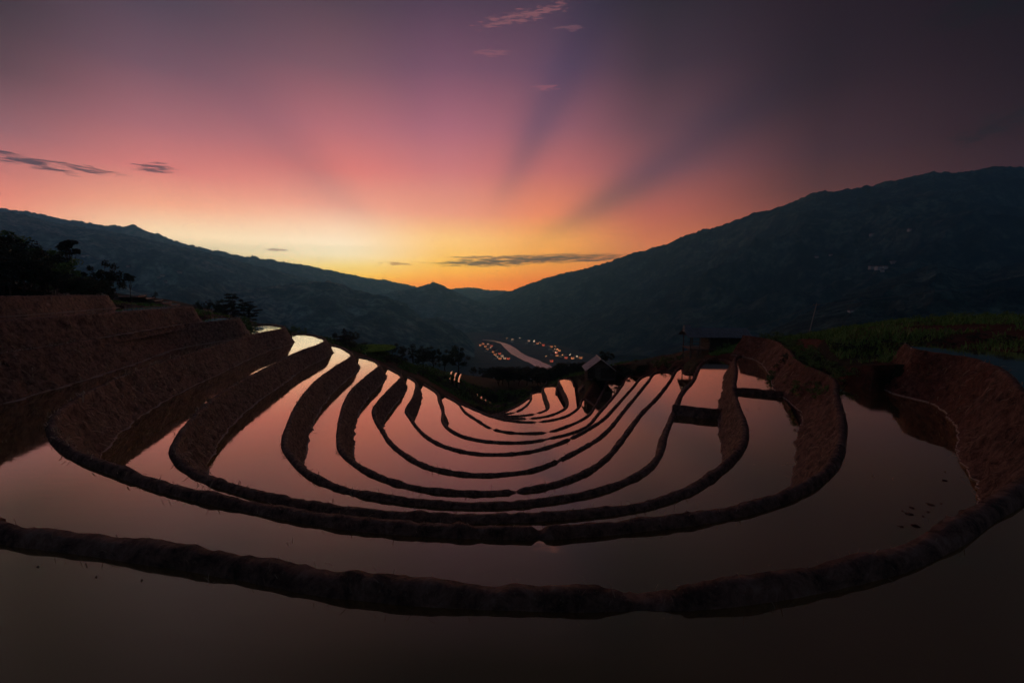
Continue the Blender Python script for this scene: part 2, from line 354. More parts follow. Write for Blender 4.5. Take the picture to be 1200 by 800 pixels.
# per bund: wrap round the far tip on one side, the main sweep, wrap on the other side (photo pixels of the crest)
BUND = {
 'V': ([P((-36, 34.5)), P((-32, 34.0))], [P((-29.6, 32.4)), P((-28.2, 29.3)), P((-25.3, 24)), P((-23.6, 19.6)), P((-22, 13)), P((-18.5, 6)), P((-13, 0)), P((-5, -4.2)), P((5, -4.4)), P((13, -1)), P((20, 5)), P((25, 12))], []),
 'W': ([P((-30, 34.5)), P((-27.2, 36.2))], [P((-25.4, 35)), P((-24.6, 32)), P((-22.6, 26)), P((-20.7, 20)), P((-19.8, 16.8)), P((-18.4, 12)), P((-15, 6)), P((-10, .8)), P((-4, -1.7)), P((4, -1.9)), P((11, 1.0)), P((17, 6)), P((20.5, 11)), P((21.5, 14.5))], []),
 'A': ([P((-28, 39)), P((-25.3, 40.5))], [(276, 372.8), (240, 375.8), (190, 380.5), (120, 393), (60, 403), (0, 412), P((-17.6, 13)), P((-14.8, 9.6)), P((-10.2, 6.3)), P((-6.6, 4.75)), (0, 615), (100, 627), (200, 641), (300, 657), (400, 674), (500, 683), (600, 688), (720, 689), (800, 688), (900, 678), (1000, 659), (1060, 641), (1100, 624), (1150, 595), (1200, 565), P((7.6, 5.9)), P((9.6, 7.6)), (1199, 458), (1178, 435), (1145, 421), (1127, 417)], [P((15.3, 16.6)), P((16.6, 18.6))]),
 'B': ([(292, 380), (312, 379.5), (326, 381)], [(333, 384), (300, 391), (240, 409), (200, 421), (150, 438), (110, 456), (75, 477), (62, 494), (66, 512), (85, 527), (120, 542), (200, 569), (300, 590), (400, 607), (500, 616), (600, 620), (640, 620), (750, 611), (850, 597), (920, 578), (960, 557), (982, 529), (986, 495), (979, 460)], [P((13.9, 19.0)), P((15.4, 23.5)), P((18.9, 30.5)), P((20.6, 35.5)), P((20.2, 38.6))]),
 'C': ([(343, 391), (358, 391), (373, 394)], [(381, 399), (345, 414), (320, 427), (266, 456), (230, 485), (208, 515), (205, 530), (215, 543), (240, 557), (280, 571), (330, 583), (400, 595), (500, 603), (600, 604), (700, 597), (760, 588), (810, 570), (845, 547), (868, 523), (873, 500), (864, 474), (860, 455), (862, 435)], [(865, 417), (878, 415), (893, 421), (906, 436)]),
 'D': ([(389, 404), (398, 406), (406, 410)], [(412, 416), (395, 428), (372, 445), (352, 468), (339, 495), (334, 520), (344, 537), (365, 555), (400, 570), (450, 581), (500, 587), (560, 590), (620, 587), (680, 578), (720, 567), (755, 550), (772, 532), (778, 510), (790, 482), (799, 460)], [(812, 445), (824, 424), (836, 420), (852, 422), (860, 430)]),
 'E': ([(421, 418), (432, 420)], [(444, 427), (430, 440), (412, 457), (403, 475), (398, 498), (399, 525), (414, 540), (440, 555), (480, 568), (520, 574), (560, 576), (600, 574), (640, 568), (680, 555), (705, 540), (720, 525), (736, 504), (752, 483), (770, 465), (785, 446)], [(794, 432), (799, 430), (804, 437), (816, 438)]),
 'F': ([(455, 431), (463, 435)], [(470, 440), (460, 452), (445, 468), (438, 479), (440, 490), (447, 502), (458, 518), (475, 532), (500, 545), (530, 552), (560, 555), (600, 553), (625, 549), (650, 540), (680, 525), (702, 512), (717, 498), (729, 483), (744, 465), (759, 447)], [(769, 436), (778, 435), (790, 437)]),
 'G': ([(478, 441)], [(487, 447), (485, 463), (476, 481), (481, 489), (488, 499), (502, 512), (522, 522), (550, 529), (580, 531), (620, 528), (650, 520), (670, 512), (687, 503), (706, 491), (719, 478), (740, 455)], [(755, 440), (764, 438.5), (775, 440)]),
 'H': ([(497, 450)], [(512, 460), (515, 470), (519, 482), (519, 493), (528, 503), (545, 511), (570, 516), (600, 517.5), (625, 516), (646, 512), (667, 507), (684, 501), (692, 495), (702, 483), (719, 464), (729, 451)], [(738, 440), (748, 441), (756, 446)]),
 'I': ([(523, 464)], [(536, 471), (545, 482), (560, 492), (576, 501), (600, 506), (639, 505.5), (667, 497.5), (688, 487), (697, 476), (703, 465)], [(711, 449), (715, 442.5), (723, 441.5), (731, 448)]),
 'J': ([], [(538, 471), (549, 476), (560, 480.5), (575, 486.5), (600, 492.2), (628, 493.5), (660, 488), (678, 477)], [(684, 467), (691, 470), (698, 476)]),
 'K': ([], [(577, 486.3), (590, 488.6), (618, 489.5), (640, 487), (656, 481.5), (664, 476)], [(665, 468), (659, 455), (656, 444), (662, 443), (668, 444), (673, 452)]),
 'L': ([], [(579, 485.8), (600, 486.8), (614, 486), (628, 483.8), (641, 479)], [(643, 474), (640, 465), (638, 453), (644, 452), (650, 452), (652, 462)]),
 'M': ([], [(581, 485.2), (594, 484), (604, 482), (615, 476), (622, 468)], [(624, 460), (630, 459), (636, 459), (637, 465)]),
 'N': ([(576, 485.0)], [(580, 484.2), (588, 482.6), (598, 478.8), (610, 472.5), (621, 465.6)], [(624, 465), (626, 468)]),
}
# notches where the water spills to the next paddy: (pixel, width in metres)
GAP = {'A': [((757, 689), .42)], 'B': [((631, 626), .25)], 'E': [((604, 574), .35)], 'F': [((655, 538), .32)], 'G': [((669, 512.5), .4)], 'H': [((642.5, 513), .7)],
       'I': [((577.5, 501.3), .5), ((642, 504.8), .6)], 'J': [((629.5, 493.4), .6)], 'K': [((619.5, 489.4), .6)], 'L': [((628, 483.8), .6)], 'M': [((603.5, 482.1), .7)]}
CRH = .13
def plan(pt, k):
    return np.array(pt[:2], float) if isinstance(pt, P) else np.array(at_z(pt[0], pt[1], -(LV[k] - CRH * .8))[:2])
def catmull(pts, step=.25):
    pts = np.array(pts); q = np.vstack([2 * pts[0] - pts[1], pts, 2 * pts[-1] - pts[-2]]); out = []
    for i in range(1, len(q) - 2):
        p0, p1, p2, p3 = q[i - 1], q[i], q[i + 1], q[i + 2]
        # centripetal
        t1 = max(np.linalg.norm(p1 - p0), 1e-6) ** .5; t2 = t1 + max(np.linalg.norm(p2 - p1), 1e-6) ** .5; t3 = t2 + max(np.linalg.norm(p3 - p2), 1e-6) ** .5
        n = max(2, int(np.linalg.norm(p2 - p1) / step))
        t = np.linspace(t1, t2, n, endpoint=False)[:, None]
        A1 = (t1 - t) / t1 * p0 + t / t1 * p1; A2 = (t2 - t) / (t2 - t1) * p1 + (t - t1) / (t2 - t1) * p2; A3 = (t3 - t) / (t3 - t2) * p2 + (t - t2) / (t3 - t2) * p3
        B1 = (t2 - t) / t2 * A1 + t / t2 * A2; B2 = (t3 - t) / (t3 - t1) * A2 + (t - t1) / (t3 - t1) * A3
        out.append((t2 - t) / (t2 - t1) * B1 + (t - t1) / (t2 - t1) * B2)
    out.append(pts[-1:]); return np.vstack(out)
def resample(c, fn):
    """resample polyline with a step that depends on the distance from the viewer's stand"""
    d = np.linalg.norm(np.diff(c, axis=0), axis=1); s = np.concatenate([[0], np.cumsum(d)]); out = [0.0]
    while out[-1] < s[-1]:
        x = np.interp(out[-1], s, c[:, 0]); y = np.interp(out[-1], s, c[:, 1]); out.append(out[-1] + fn(math.hypot(x, y)))
    out = np.minimum(np.array(out), s[-1])
    return np.stack([np.interp(out, s, c[:, 0]), np.interp(out, s, c[:, 1])], 1), out
def normals(c, s, sig=.7):
    t = np.gradient(c, axis=0); t /= np.linalg.norm(t, axis=1)[:, None] + 1e-9
    n = np.stack([-t[:, 1], t[:, 0]], 1)                 # left-hand side = downhill
    # smooth along the arc length so that wide offsets do not fold
    ds = np.mean(np.diff(s)) + 1e-6; k = max(1, int(sig / ds)); w = np.exp(-np.linspace(-2, 2, 2 * k + 1) ** 2)
    w /= w.sum()
    pad = np.pad(n, ((k, k), (0, 0)), mode='edge')
    n = np.stack([np.convolve(pad[:, i], w, 'valid') for i in (0, 1)], 1)
    return n / (np.linalg.norm(n, axis=1)[:, None] + 1e-9)
SLOPE = {'A': .68, 'B': .66, 'V': .75, 'W': .7}
def slope_fac(k, c):
    f = np.full(len(c), SLOPE.get(k, .68))
    if k == 'B': f = f + .16 * np.clip((c[:, 0] - 4) / 5, 0, 1)
    if k in 'DEFGHI': f = f - .34 * np.clip((c[:, 0] + 2) / 8, 0, 1)
    if k in 'JKLM': f = f - .2
    return f
CREST = {}; MAINBASE = {}
for k in ORDER:
    a, b, c = BUND[k]
    pts = [plan(q, k) for q in a + b + c]
    cr = catmull(pts, .2); CREST[k] = cr
    mn = catmull([plan(q, k) for q in b], .3); s = np.concatenate([[0], np.cumsum(np.linalg.norm(np.diff(mn, axis=0), axis=1))])
    nn = normals(mn, s, 1.0)
    MAINBASE[k] = mn + nn * np.maximum(.1, slope_fac(k, mn) * (LOW[k] - LV[k]) - .35)[:, None]

def bund_profile(k):
    drop = LOW[k] - LV[k]
    top = [(-.42, -.30), (-.30, -.06), (-.24, .05), (-.19, .10), (-.12, CRH), (.0, CRH + .012), (.14, CRH), (.20, .09), (.25, .0)]
    face = [(u, u) for u in np.linspace(.06, 1, 15)]
    return top, face, drop
BUND_LABELS = {
 'V': 'topmost reddish earth bank below the dark trees on the slope', 'W': 'second earth bank below the dark trees, above a narrow silver ledge of water',
 'A': 'broad clodded mud bund that walls in the outermost and highest flooded paddy', 'B': 'second mud bund inward from the outermost one, with a tall grassy inner face',
 'C': 'third mud bund inward from the outermost, notched by a mud runnel on its face', 'D': 'fourth mud bund inward, with a dented and bulging inner face',
 'E': 'fifth mud bund inward from the outermost ring, sharply hooked at one end', 'F': 'sixth mud bund inward, slim with a wide dark hooked end',
 'G': 'seventh mud bund inward from the outermost ring', 'H': 'eighth mud bund inward, twisting to a small bulge by the rim',
 'I': 'ninth mud bund inward, cut by two narrow spillways', 'J': 'tenth mud bund inward, forming the far rim of the terraces',
 'K': 'eleventh mud bund, edging the tallest pale finger of water below the hut', 'L': 'twelfth mud bund, edging the middle pale finger of water below the hut',
 'M': 'thirteenth mud bund, edging the short finger of water near the valley', 'N': 'lowest outer mud bund, closing the smallest paddy above the dark wood'}
BUND_OBJ = {}; FACE_PTS = {}
for ki, k in enumerate(ORDER):
    c, s = resample(CREST[k], lambda r: min(.30, max(.035, .009 * r)))
    n = normals(c, s, .5); nwide = normals(c, s, 1.3)
    top, face, drop = bund_profile(k)
    zup = -LV[k]; off = slope_fac(k, c) * drop
    wv = 1 + .25 * fbm(np.column_stack([s * .6, s * 0, s * 0 + ki * 9.1]), 3, 5)      # crest width varies along the bund
    wscale = {'A': .38, 'B': .5, 'V': .9, 'W': .9}.get(k, .58)
    gapf = np.zeros(len(c))
    for px, wd in GAP.get(k, []):
        g = plan(px, k); gapf = np.maximum(gapf, np.clip(1.5 - np.hypot(c[:, 0] - g[0], c[:, 1] - g[1]) / (wd * .5) + .45 * fbm(np.column_stack([c * 9, s * 0]), 3, 17), 0, 1))
    hv = .05 * fbm(np.column_stack([s * 1.6, s * 0, s * 0 + ki * 3.3]), 3, 11)
    rows = []
    low = np.clip((-c[:, 0] - 13) / 4, 0, 1) * .75 if k == 'A' else np.full(len(c), .7 if k in 'VW' else 0.0)
    for t, z in top:
        q = c + n * (t * wscale * wv)[:, None]
        zz = zup + (z * (1 - low) * (.8 if k == 'A' else 1) + hv * .7 * (1 - low) if z > 0 else z) - gapf * ((z * .62 if k == 'A' else z + .015) if z > 0 else 0)
        rows.append(np.column_stack([q, zz]))
    last_t = .24 * wscale * wv
    for u, _ in face:
        t = last_t + (off - .1) * u
        bulge = -.03 * math.sin(math.pi * u)
        q = c + (n * (1 - u) + nwide * u) * (t + bulge)[:, None]
        zz = zup - (drop + .35) * u - gapf * .03
        rows.append(np.column_stack([q, np.broadcast_to(zz, len(c)) if np.isscalar(zz) else zz]))
    V_ = np.stack(rows, 1); ns, m = V_.shape[:2]; flat = V_.reshape(-1, 3)
    amp = np.ones(m); amp[:2] = .4
    amp[2:8] = .42 if k == 'A' else .5; amp = np.tile(amp, ns)
    e = .10 * fbm(flat * np.array([1.9, 1.9, 1.2]), 4, 31 + ki) + .07 * fbm(flat * np.array([6, 6, 3.0]), 3, 71 + ki) + .045 * fbm(flat * 15, 3, 91 + ki)
    e2 = fbm(flat * 4 + 50, 3, 131 + ki) * .05
    u_ = np.tile(np.array([0] * len(top) + [u for u, _ in face]), ns)
    nr = np.repeat(n, m, 0)
    flat[:, :2] += nr * ((e * (.35 + .65 * (u_ > 0)))[:, None] * amp[:, None])
    flat[:, 2] += np.where(u_ > 0, .5 * e + e2 * .4, .55 * e + e2) * amp * np.where(u_ > .95, 0, 1)
    o = mesh_obj('earth_bund', flat, grid_faces(ns, m), MUD, smooth=True)
    tag(o, BUND_LABELS[k], 'earth bank', 'mud bunds of the rice terraces')
    BUND_OBJ[k] = o; FACE_PTS[k] = (flat.reshape(ns, m, 3), n, len(top))

# water sheets
def tess(poly, z, name, m, rows=None):
    v2 = [Vector(p) for p in poly]; n = len(v2)
    r = delaunay_2d_cdt(v2, [(i, (i + 1) % n) for i in range(n)], [list(range(n))], 1, 1e-5)
    o = mesh_obj(name, [(p[0], p[1], z) for p in r[0]], [list(f) for f in r[2]], m)
    me = o.data
    if me.polygons and sum(p.normal.z for p in me.polygons) < 0: me.flip_normals()
    o['kind'] = 'structure'
    return o
POLY = {}
for i, k in enumerate(ORDER[1:], 1):
    up = MAINBASE[ORDER[i - 1]]; lo = CREST[k]
    if ORDER[i - 1] == 'I': up = up[:-4]
    if k == 'B': lo = np.vstack([catmull([plan(q, k) for q in BUND[k][0] + BUND[k][1]], .2), [[14.2, 19.6], [17.4, 20.4]]])
    POLY[k] = np.vstack([lo[::2], up[::-2]])
    tess(POLY[k], -LV[k], 'paddy_water', WATER)
POLY['V'] = np.vstack([CREST['V'][::2], [[30, 8], [18, -8], [0, -12], [-18, -6], [-30, 8], [-36, 24], [-42, 36]]])
tess(POLY['V'], -LV['V'], 'paddy_water', WATER)

# cross dikes between paddies of one level
def dike(px0, px1, k, lab, h=.3, w=.3, parent=None):
    a = np.array(at_z(*px0, -LV[k])[:2]); b = np.array(at_z(*px1, -LV[k])[:2]); L = np.linalg.norm(b - a); ns = int(L / .12)
    t = np.linspace(0, 1, ns)[:, None]; c = a + (b - a) * t; d = (b - a) / L; n = np.array([-d[1], d[0]])
    c = c + n * (.15 * np.sin(t * 5 + 1))
    prof = [(-1.5, -.3), (-1.0, .02), (-.75, .6), (-.35, .95), (0, 1.0), (.35, .95), (.75, .6), (1.0, .02), (1.5, -.3)]
    rows = [np.column_stack([c + n * (p * w), np.full(ns, -LV[k] + z * h)]) for p, z in prof]
    V_ = np.stack(rows, 1); flat = V_.reshape(-1, 3); e = .07 * fbm(flat * 4, 4, 7)
    flat += np.array([n[0], n[1], .7]) * e[:, None]
    o = mesh_obj('earth_dike', flat, grid_faces(ns, len(prof)), MUD, smooth=True)
    return tag(o, lab, 'earth bank', 'cross dikes between paddies')
dike((858, 459.5), (926, 464), 'C', 'thin mud dike crossing the paddy next to the grassy mound', .26, .3)
dike((788, 485), (846, 489), 'D', 'thick dark mud dike crossing a narrow paddy inside the third bund', .5, .36)

# ------------------------------------------------------------------ the hill under and round the terraces
def ctl(px, py, Y, dz=0.0):
    p = at_y(px, py, Y); return (p[0], p[1], p[2] + dz)
CTL = [
 # above and behind the viewer
 (0, -14, 1.5), (-20, -12, 2.5), (20, -12, 1.5), (0, -40, 8), (-40, -30, 12), (40, -30, 8),
 # wooded slope on the left
 (-30, 20, .2), (-31.5, 30, .0), (-32.5, 36, -.7), (-38, 39, -.3), (-42, 45, -.7), (-46, 52, -1.8), (-46, 30, 2.0), (-48, 42, 1.0), (-60, 40, 3.5), (-75, 45, 6), (-70, 60, 1), (-60, 20, 6),
 # silver terraces beyond it
 (-50, 58, -3.0), (-60, 70, -3.0), (-70, 90, -3.0), (-62, 82, -3.2), (-78, 106, -2.6), (-88, 118, -2.2), (-46, 66, -4.6), (-52, 84, -5.2), (-58, 105, -8),
 # far toe of the terraces
 (-30, 42, -1.7), (-29, 47, -2.6), (-27, 53, -5.2), (-24, 56, -6.6), (-22, 60, -8.0), (-20, 64, -9.4), (-17, 63, -10.6), (-13, 63, -12.4), (-9, 60, -15), (-6, 57, -15.4), (-3, 57.5, -16.4), (-4, 62, -17.6), (0, 63, -17.6), (0, 66, -17.8), ctl(562, 476, 70), ctl(575, 482, 76), (4, 72, -16.6), (8, 76, -15), (11, 72, -13.2),
 # green knoll and the spur of forest below
 ctl(432, 409, 72), ctl(425, 407, 78), ctl(445, 412, 74), (-30, 72, -7.6), (-34, 90, -10), (-16, 84, -15),
 ctl(520, 440, 100), ctl(560, 452, 100), ctl(600, 455, 105), ctl(650, 448, 110), ctl(550, 440, 140), ctl(620, 446, 140), ctl(600, 452, 190), ctl(690, 436, 140), ctl(700, 440, 190),
 ctl(566, 469, 90, -.35), ctl(536, 441, 86, -.35), ctl(548, 452, 92),
 # hut terrace and right-hand rim
 (9, 64, -12.7), (13, 64, -11.0), (14, 60, -10.6), (10, 58, -11.6), (19, 60, -9.8), (19, 54, -8.8), (20, 49, -7.4), (21, 44, -6.2), (22, 40, -4.8),
 # grassy mound on the right
 (15, 20.5, -3.1), (17.5, 25, -2.9), (21, 31, -3.0), (23, 37, -3.9), (18, 20, -2.7), (21, 22, -2.0), (25, 28, -1.8), (22, 16, -1.7), (26, 20, -1.3), (34, 26, -1.6), (32, 36, -2.6), (30, 44, -4.2), (28, 52, -5.6), (24, 58, -7.2), (40, 60, -6.0), (36, 48, -4.4), (48, 40, -2.8), (60, 60, -5.4), (60, 30, -2.0), (80, 60, -6), (70, 80, -8.5), (40, 85, -11), (30, 75, -10), (50, 110, -16), (90, 100, -11), (110, 70, -6), (25, 95, -16),
]
CTL = np.array(CTL)
def _k(d): return np.sqrt(d * d + 9.0)
_D = np.linalg.norm(CTL[:, None, :2] - CTL[None, :, :2], axis=2)
_n = len(CTL); _A = np.zeros((_n + 3, _n + 3)); _A[:_n, :_n] = -_k(_D) + np.eye(_n) * .02
_A[:_n, _n] = 1; _A[:_n, _n + 1:] = CTL[:, :2]; _A[_n, :_n] = 1; _A[_n + 1:, :_n] = CTL[:, :2].T
_w = np.linalg.solve(_A, np.concatenate([CTL[:, 2], np.zeros(3)]))
def far_ground(x, y):
    r = np.hypot(x, y)
    z = -224 + 197 * np.exp(-np.maximum(0, r - 120) / 330)
    a = np.arctan2(x, y)
    side = np.clip((np.abs(a + .02) - .35) / .6, 0, 1)
    return z + side * (170 * np.exp(-np.maximum(0, r - 120) / 500) * .5)
def hill(x, y):
    x = np.asarray(x, float); y = np.asarray(y, float); P_ = np.column_stack([x, y]); out = np.empty(len(P_))
    for i in range(0, len(P_), 20000):
        q = P_[i:i + 20000]; d = np.linalg.norm(q[:, None] - CTL[None, :, :2], axis=2)
        out[i:i + 20000] = -_k(d) @ _w[:_n] + _w[_n] + q @ _w[_n + 1:]
    r = np.hypot(x, y - 20); t = np.clip((r - 120) / 160, 0, 1); t = t * t * (3 - 2 * t)
    near = np.clip(out, -60, 40)
    z = near * (1 - t) + far_ground(x, y) * t
    p3 = np.column_stack([x, y, 0 * x])
    return z + .22 * fbm(p3 * .35, 4, 3) * np.clip(r / 40, .3, 1) + 5 * fbm(p3 * .012, 4, 9) * np.clip((r - 120) / 200, 0, 1)
def inside(poly, x, y):
    r = np.zeros(len(x), bool); xa, ya = poly[:, 0], poly[:, 1]; xb, yb = np.roll(xa, -1), np.roll(ya, -1)
    for x0, y0, x1, y1 in zip(xa, ya, xb, yb):
        if y0 == y1: continue
        c = (y0 > y) != (y1 > y); r ^= c & (x < (x1 - x0) * (y - y0) / (y1 - y0) + x0)
    return r
def dist_poly(c, x, y):
    d = np.full(len(x), 1e9); p = np.column_stack([x, y])
    for a, b in zip(c[:-1], c[1:]):
        v = b - a; t = np.clip(((p - a) @ v) / (v @ v + 1e-9), 0, 1); d = np.minimum(d, np.linalg.norm(p - a - t[:, None] * v, axis=1))
    return d
def cap(x, y):
    """upper limit of the ground so that it stays below the paddies and inside the bunds"""
    z = np.full(len(x), 1e6)
    for k in ORDER:
        pl = POLY[k]; lo, hi = pl.min(0) - 4, pl.max(0) + 4
        sel = np.where((x > lo[0]) & (x < hi[0]) & (y > lo[1]) & (y < hi[1]))[0]
        if len(sel) == 0: continue
        xs, ys = x[sel], y[sel]; ins = inside(pl, xs, ys)
        sp = pl[::2]; d = np.where(ins, 0, dist_poly(np.vstack([sp, sp[:1]]), xs, ys))
        z[sel] = np.minimum(z[sel], -LV[k] - .55 + np.maximum(0, d - .25) * 1.5)
    for k in ORDER[:-1]:
        c = MAINBASE[k][::3]; lo, hi = c.min(0) - 4, c.max(0) + 4
        sel = np.where((x > lo[0]) & (x < hi[0]) & (y > lo[1]) & (y < hi[1]))[0]
        if len(sel) == 0: continue
        d = dist_poly(c, x[sel], y[sel])
        z[sel] = np.minimum(z[sel], -LOW[k] - .5 + np.maximum(0, d - .7) * 2.2)
    return z
def spaced(lo, hi, d0, d1, growth):
    out = [0.0]; 
    while out[-1] < hi:
        out.append(out[-1] + (d0 if out[-1] < d1 else (out[-1] - d1) * growth + d0))
    neg = [0.0]
    while neg[-1] > lo:
        neg.append(neg[-1] - (d0 if -neg[-1] < d1 else (-neg[-1] - d1) * growth + d0))
    return np.array(neg[::-1][:-1] + out)
gx = spaced(-5200, 5200, .6, 55, .06); gy = spaced(-1500, 5700, .6, 82, .05)
GX, GY = np.meshgrid(gx, gy, indexing='ij'); x = GX.ravel(); y = GY.ravel()
z = hill(x, y); near = (np.abs(x) < 60) & (y > -20) & (y < 90)
z[near] = np.minimum(z[near], cap(x[near], y[near]))
g = mesh_obj('ground', np.column_stack([x, y, z]), grid_faces(len(gx), len(gy)), GROUND, smooth=True); g['kind'] = 'structure'
def hz(x_, y_):
    xa, ya = np.array([x_]), np.array([y_]); return float(np.minimum(hill(xa, ya), cap(xa, ya))[0])

# ------------------------------------------------------------------ mountains
def polyline3(pts, n):
    q = np.array([at_y(*p) for p in pts]); t = np.array([p[0] for p in pts], float); t = (t - t[0]) / (t[-1] - t[0])
    u = np.linspace(0, 1, n)
    # smooth interpolation (Catmull through the given points)
    c = catmull(q[:, :2], 1e9) if False else None
    return np.stack([np.interp(u, t, q[:, i]) for i in range(3)], 1), u
def mountain(name, crest, foot, m, seed, amp=.05, n=420, nv=80, rough=5.0, wl=420.0, keep=False, trees=7.0):
    nearer = lambda L: L if keep else [(a, b, c if c < 1500 else 1500 + (c - 1500) * .45) for a, b, c in L]
    C, u = polyline3(nearer(crest), n); Fo, _ = polyline3(nearer(foot), n)
    v = np.linspace(0, 1, nv)
    rows = []
    for t in v:                                   # foot -> crest
        sh = t ** 1.15
        p = Fo + (C - Fo) * t; p[:, 2] = Fo[:, 2] + (C[:, 2] - Fo[:, 2]) * sh
        rows.append(p)
    for t in (0.06, .15, .3, .6, 1.0):            # far side
        p = C.copy(); p[:, :2] *= 1 + .12 * t; p[:, 2] = C[:, 2] - (C[:, 2] + 260) * t; rows.append(p)
    V_ = np.stack(rows, 1); mm = V_.shape[1]; flat = V_.reshape(-1, 3)
    vv = np.tile(np.concatenate([v, [.9, .7, .4, .2, 0]]), n)
    height = np.repeat(C[:, 2] - Fo[:, 2], mm)
    q = flat.copy(); q[:, 2] *= .3
    env = np.sin(np.pi * np.clip(vv, 0, 1)) ** .8 * (1.15 - vv) ** .5
    big = fbm(q / wl + seed, 5, seed, ridged=True, gain=.5)
    sm = fbm(q / (wl * .16) + seed * 3, 5, seed + 40, gain=.62)
    flat[:, 2] += env * height * amp * 2.4 * (big - .42) + (sm * rough) * np.clip(vv * 3, 0, 1) + trees * fbm(q / 21 + seed, 3, seed + 77, gain=.7) * np.clip((vv - .55) * 3, .25, 1)
    o = mesh_obj(name, flat, grid_faces(n, mm), m, smooth=True); o['kind'] = 'structure'
    return o
mountain('mountain', [(380, 352, 9500), (440, 346, 9500), (480, 344, 9000), (530, 338, 9000), (555, 336.5, 9000), (575, 340, 9000), (600, 341, 8800), (620, 337, 8600), (650, 331, 8400), (700, 333, 8200), (760, 345, 8000)],
         [(380, 372, 6500), (760, 372, 6500)], MTN, 3, .03, 300, 40, 16, 900)
mountain('mountain', [(380, 354, 4400), (450, 344, 4600), (480, 338.5, 4800), (495, 335, 4900), (508, 330.5, 5000), (518, 334, 5000), (530, 340, 4950), (545, 347, 4900), (570, 358, 4700), (600, 372, 4500)],
         [(380, 390, 3200), (600, 394, 3300)], MTN, 5, .05, 300, 60, 9, 600)
mountain('mountain', [(-160, 243, 4345), (-60, 240, 4667), (0, 243.5, 4828), (40, 250, 4989), (80, 257, 5150), (120, 263, 5311), (145, 266.5, 5391), (156, 263.5, 5440), (175, 270.5, 5472), (215, 285, 5633), (250, 293, 5794), (290, 300, 5955), (330, 306, 6277), (365, 312, 6598), (400, 320, 7081), (430, 325, 7564), (460, 330, 8047), (490, 336, 8530), (530, 345, 9013)],
         [(-160, 330, 2736), (200, 345, 3862), (530, 375, 6116)], MTN, 11, .12, 900, 90, 18, 420, False, 13)
mountain('mountain', [(-200, 215, 2059), (-60, 238, 2334), (0, 247, 2471), (30, 251.5, 2540), (60, 261, 2609), (90, 266, 2677), (130, 271.5, 2746), (180, 281.5, 2883), (240, 296, 3089), (300, 311, 3295), (350, 324, 3570), (400, 336, 3845), (440, 346, 4050), (480, 358, 4257), (520, 374, 4394)],
         [(-200, 400, 420), (0, 400, 480), (200, 415, 620), (400, 415, 1100), (520, 405, 2000)], MTN, 17, .17, 900, 200, 9, 360, False, 9)
mountain('mountain', [(200, 362, 1150), (250, 348, 1300), (300, 338, 1450), (350, 331, 1600), (385, 329.5, 1700), (400, 332.5, 1730), (420, 341, 1720), (452, 347, 1700), (477, 357, 1680), (490, 368, 1650), (498, 380, 1620), (506, 396, 1560)],
         [(200, 420, 700), (400, 425, 900), (506, 420, 1250)], MTN, 23, .16, 380, 100, 6, 190)
mountain('mountain', [(380, 384, 1000), (430, 376, 1150), (470, 370, 1300), (497, 373.5, 1400), (512, 371.5, 1430), (530, 381, 1440), (545, 392, 1430), (556, 404, 1400)],
         [(380, 430, 700), (480, 430, 900), (556, 418, 1230)], MTN, 29, .12, 300, 60, 5, 130)
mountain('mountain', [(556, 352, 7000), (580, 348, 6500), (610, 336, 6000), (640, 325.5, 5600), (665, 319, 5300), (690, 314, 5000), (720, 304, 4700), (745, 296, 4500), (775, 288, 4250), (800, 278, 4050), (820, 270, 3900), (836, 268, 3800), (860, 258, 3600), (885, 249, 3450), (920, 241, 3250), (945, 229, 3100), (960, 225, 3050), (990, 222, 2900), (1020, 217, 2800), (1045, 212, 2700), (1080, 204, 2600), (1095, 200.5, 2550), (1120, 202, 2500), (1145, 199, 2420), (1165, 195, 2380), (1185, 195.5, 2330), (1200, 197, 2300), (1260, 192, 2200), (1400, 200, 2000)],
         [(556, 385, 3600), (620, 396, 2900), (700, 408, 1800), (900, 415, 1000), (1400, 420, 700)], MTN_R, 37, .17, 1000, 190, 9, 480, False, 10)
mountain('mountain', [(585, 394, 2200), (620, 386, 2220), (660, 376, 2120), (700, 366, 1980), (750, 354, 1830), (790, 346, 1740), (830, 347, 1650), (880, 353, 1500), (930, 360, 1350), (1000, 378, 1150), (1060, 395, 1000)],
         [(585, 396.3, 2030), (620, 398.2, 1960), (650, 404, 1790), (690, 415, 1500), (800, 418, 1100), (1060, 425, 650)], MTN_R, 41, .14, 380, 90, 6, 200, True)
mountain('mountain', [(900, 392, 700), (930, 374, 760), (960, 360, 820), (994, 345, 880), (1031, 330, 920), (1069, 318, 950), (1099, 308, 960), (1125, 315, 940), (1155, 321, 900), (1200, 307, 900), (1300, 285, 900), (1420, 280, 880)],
         [(900, 410, 420), (1000, 410, 380), (1420, 420, 320)], MTN_R, 47, .16, 380, 90, 4, 120)

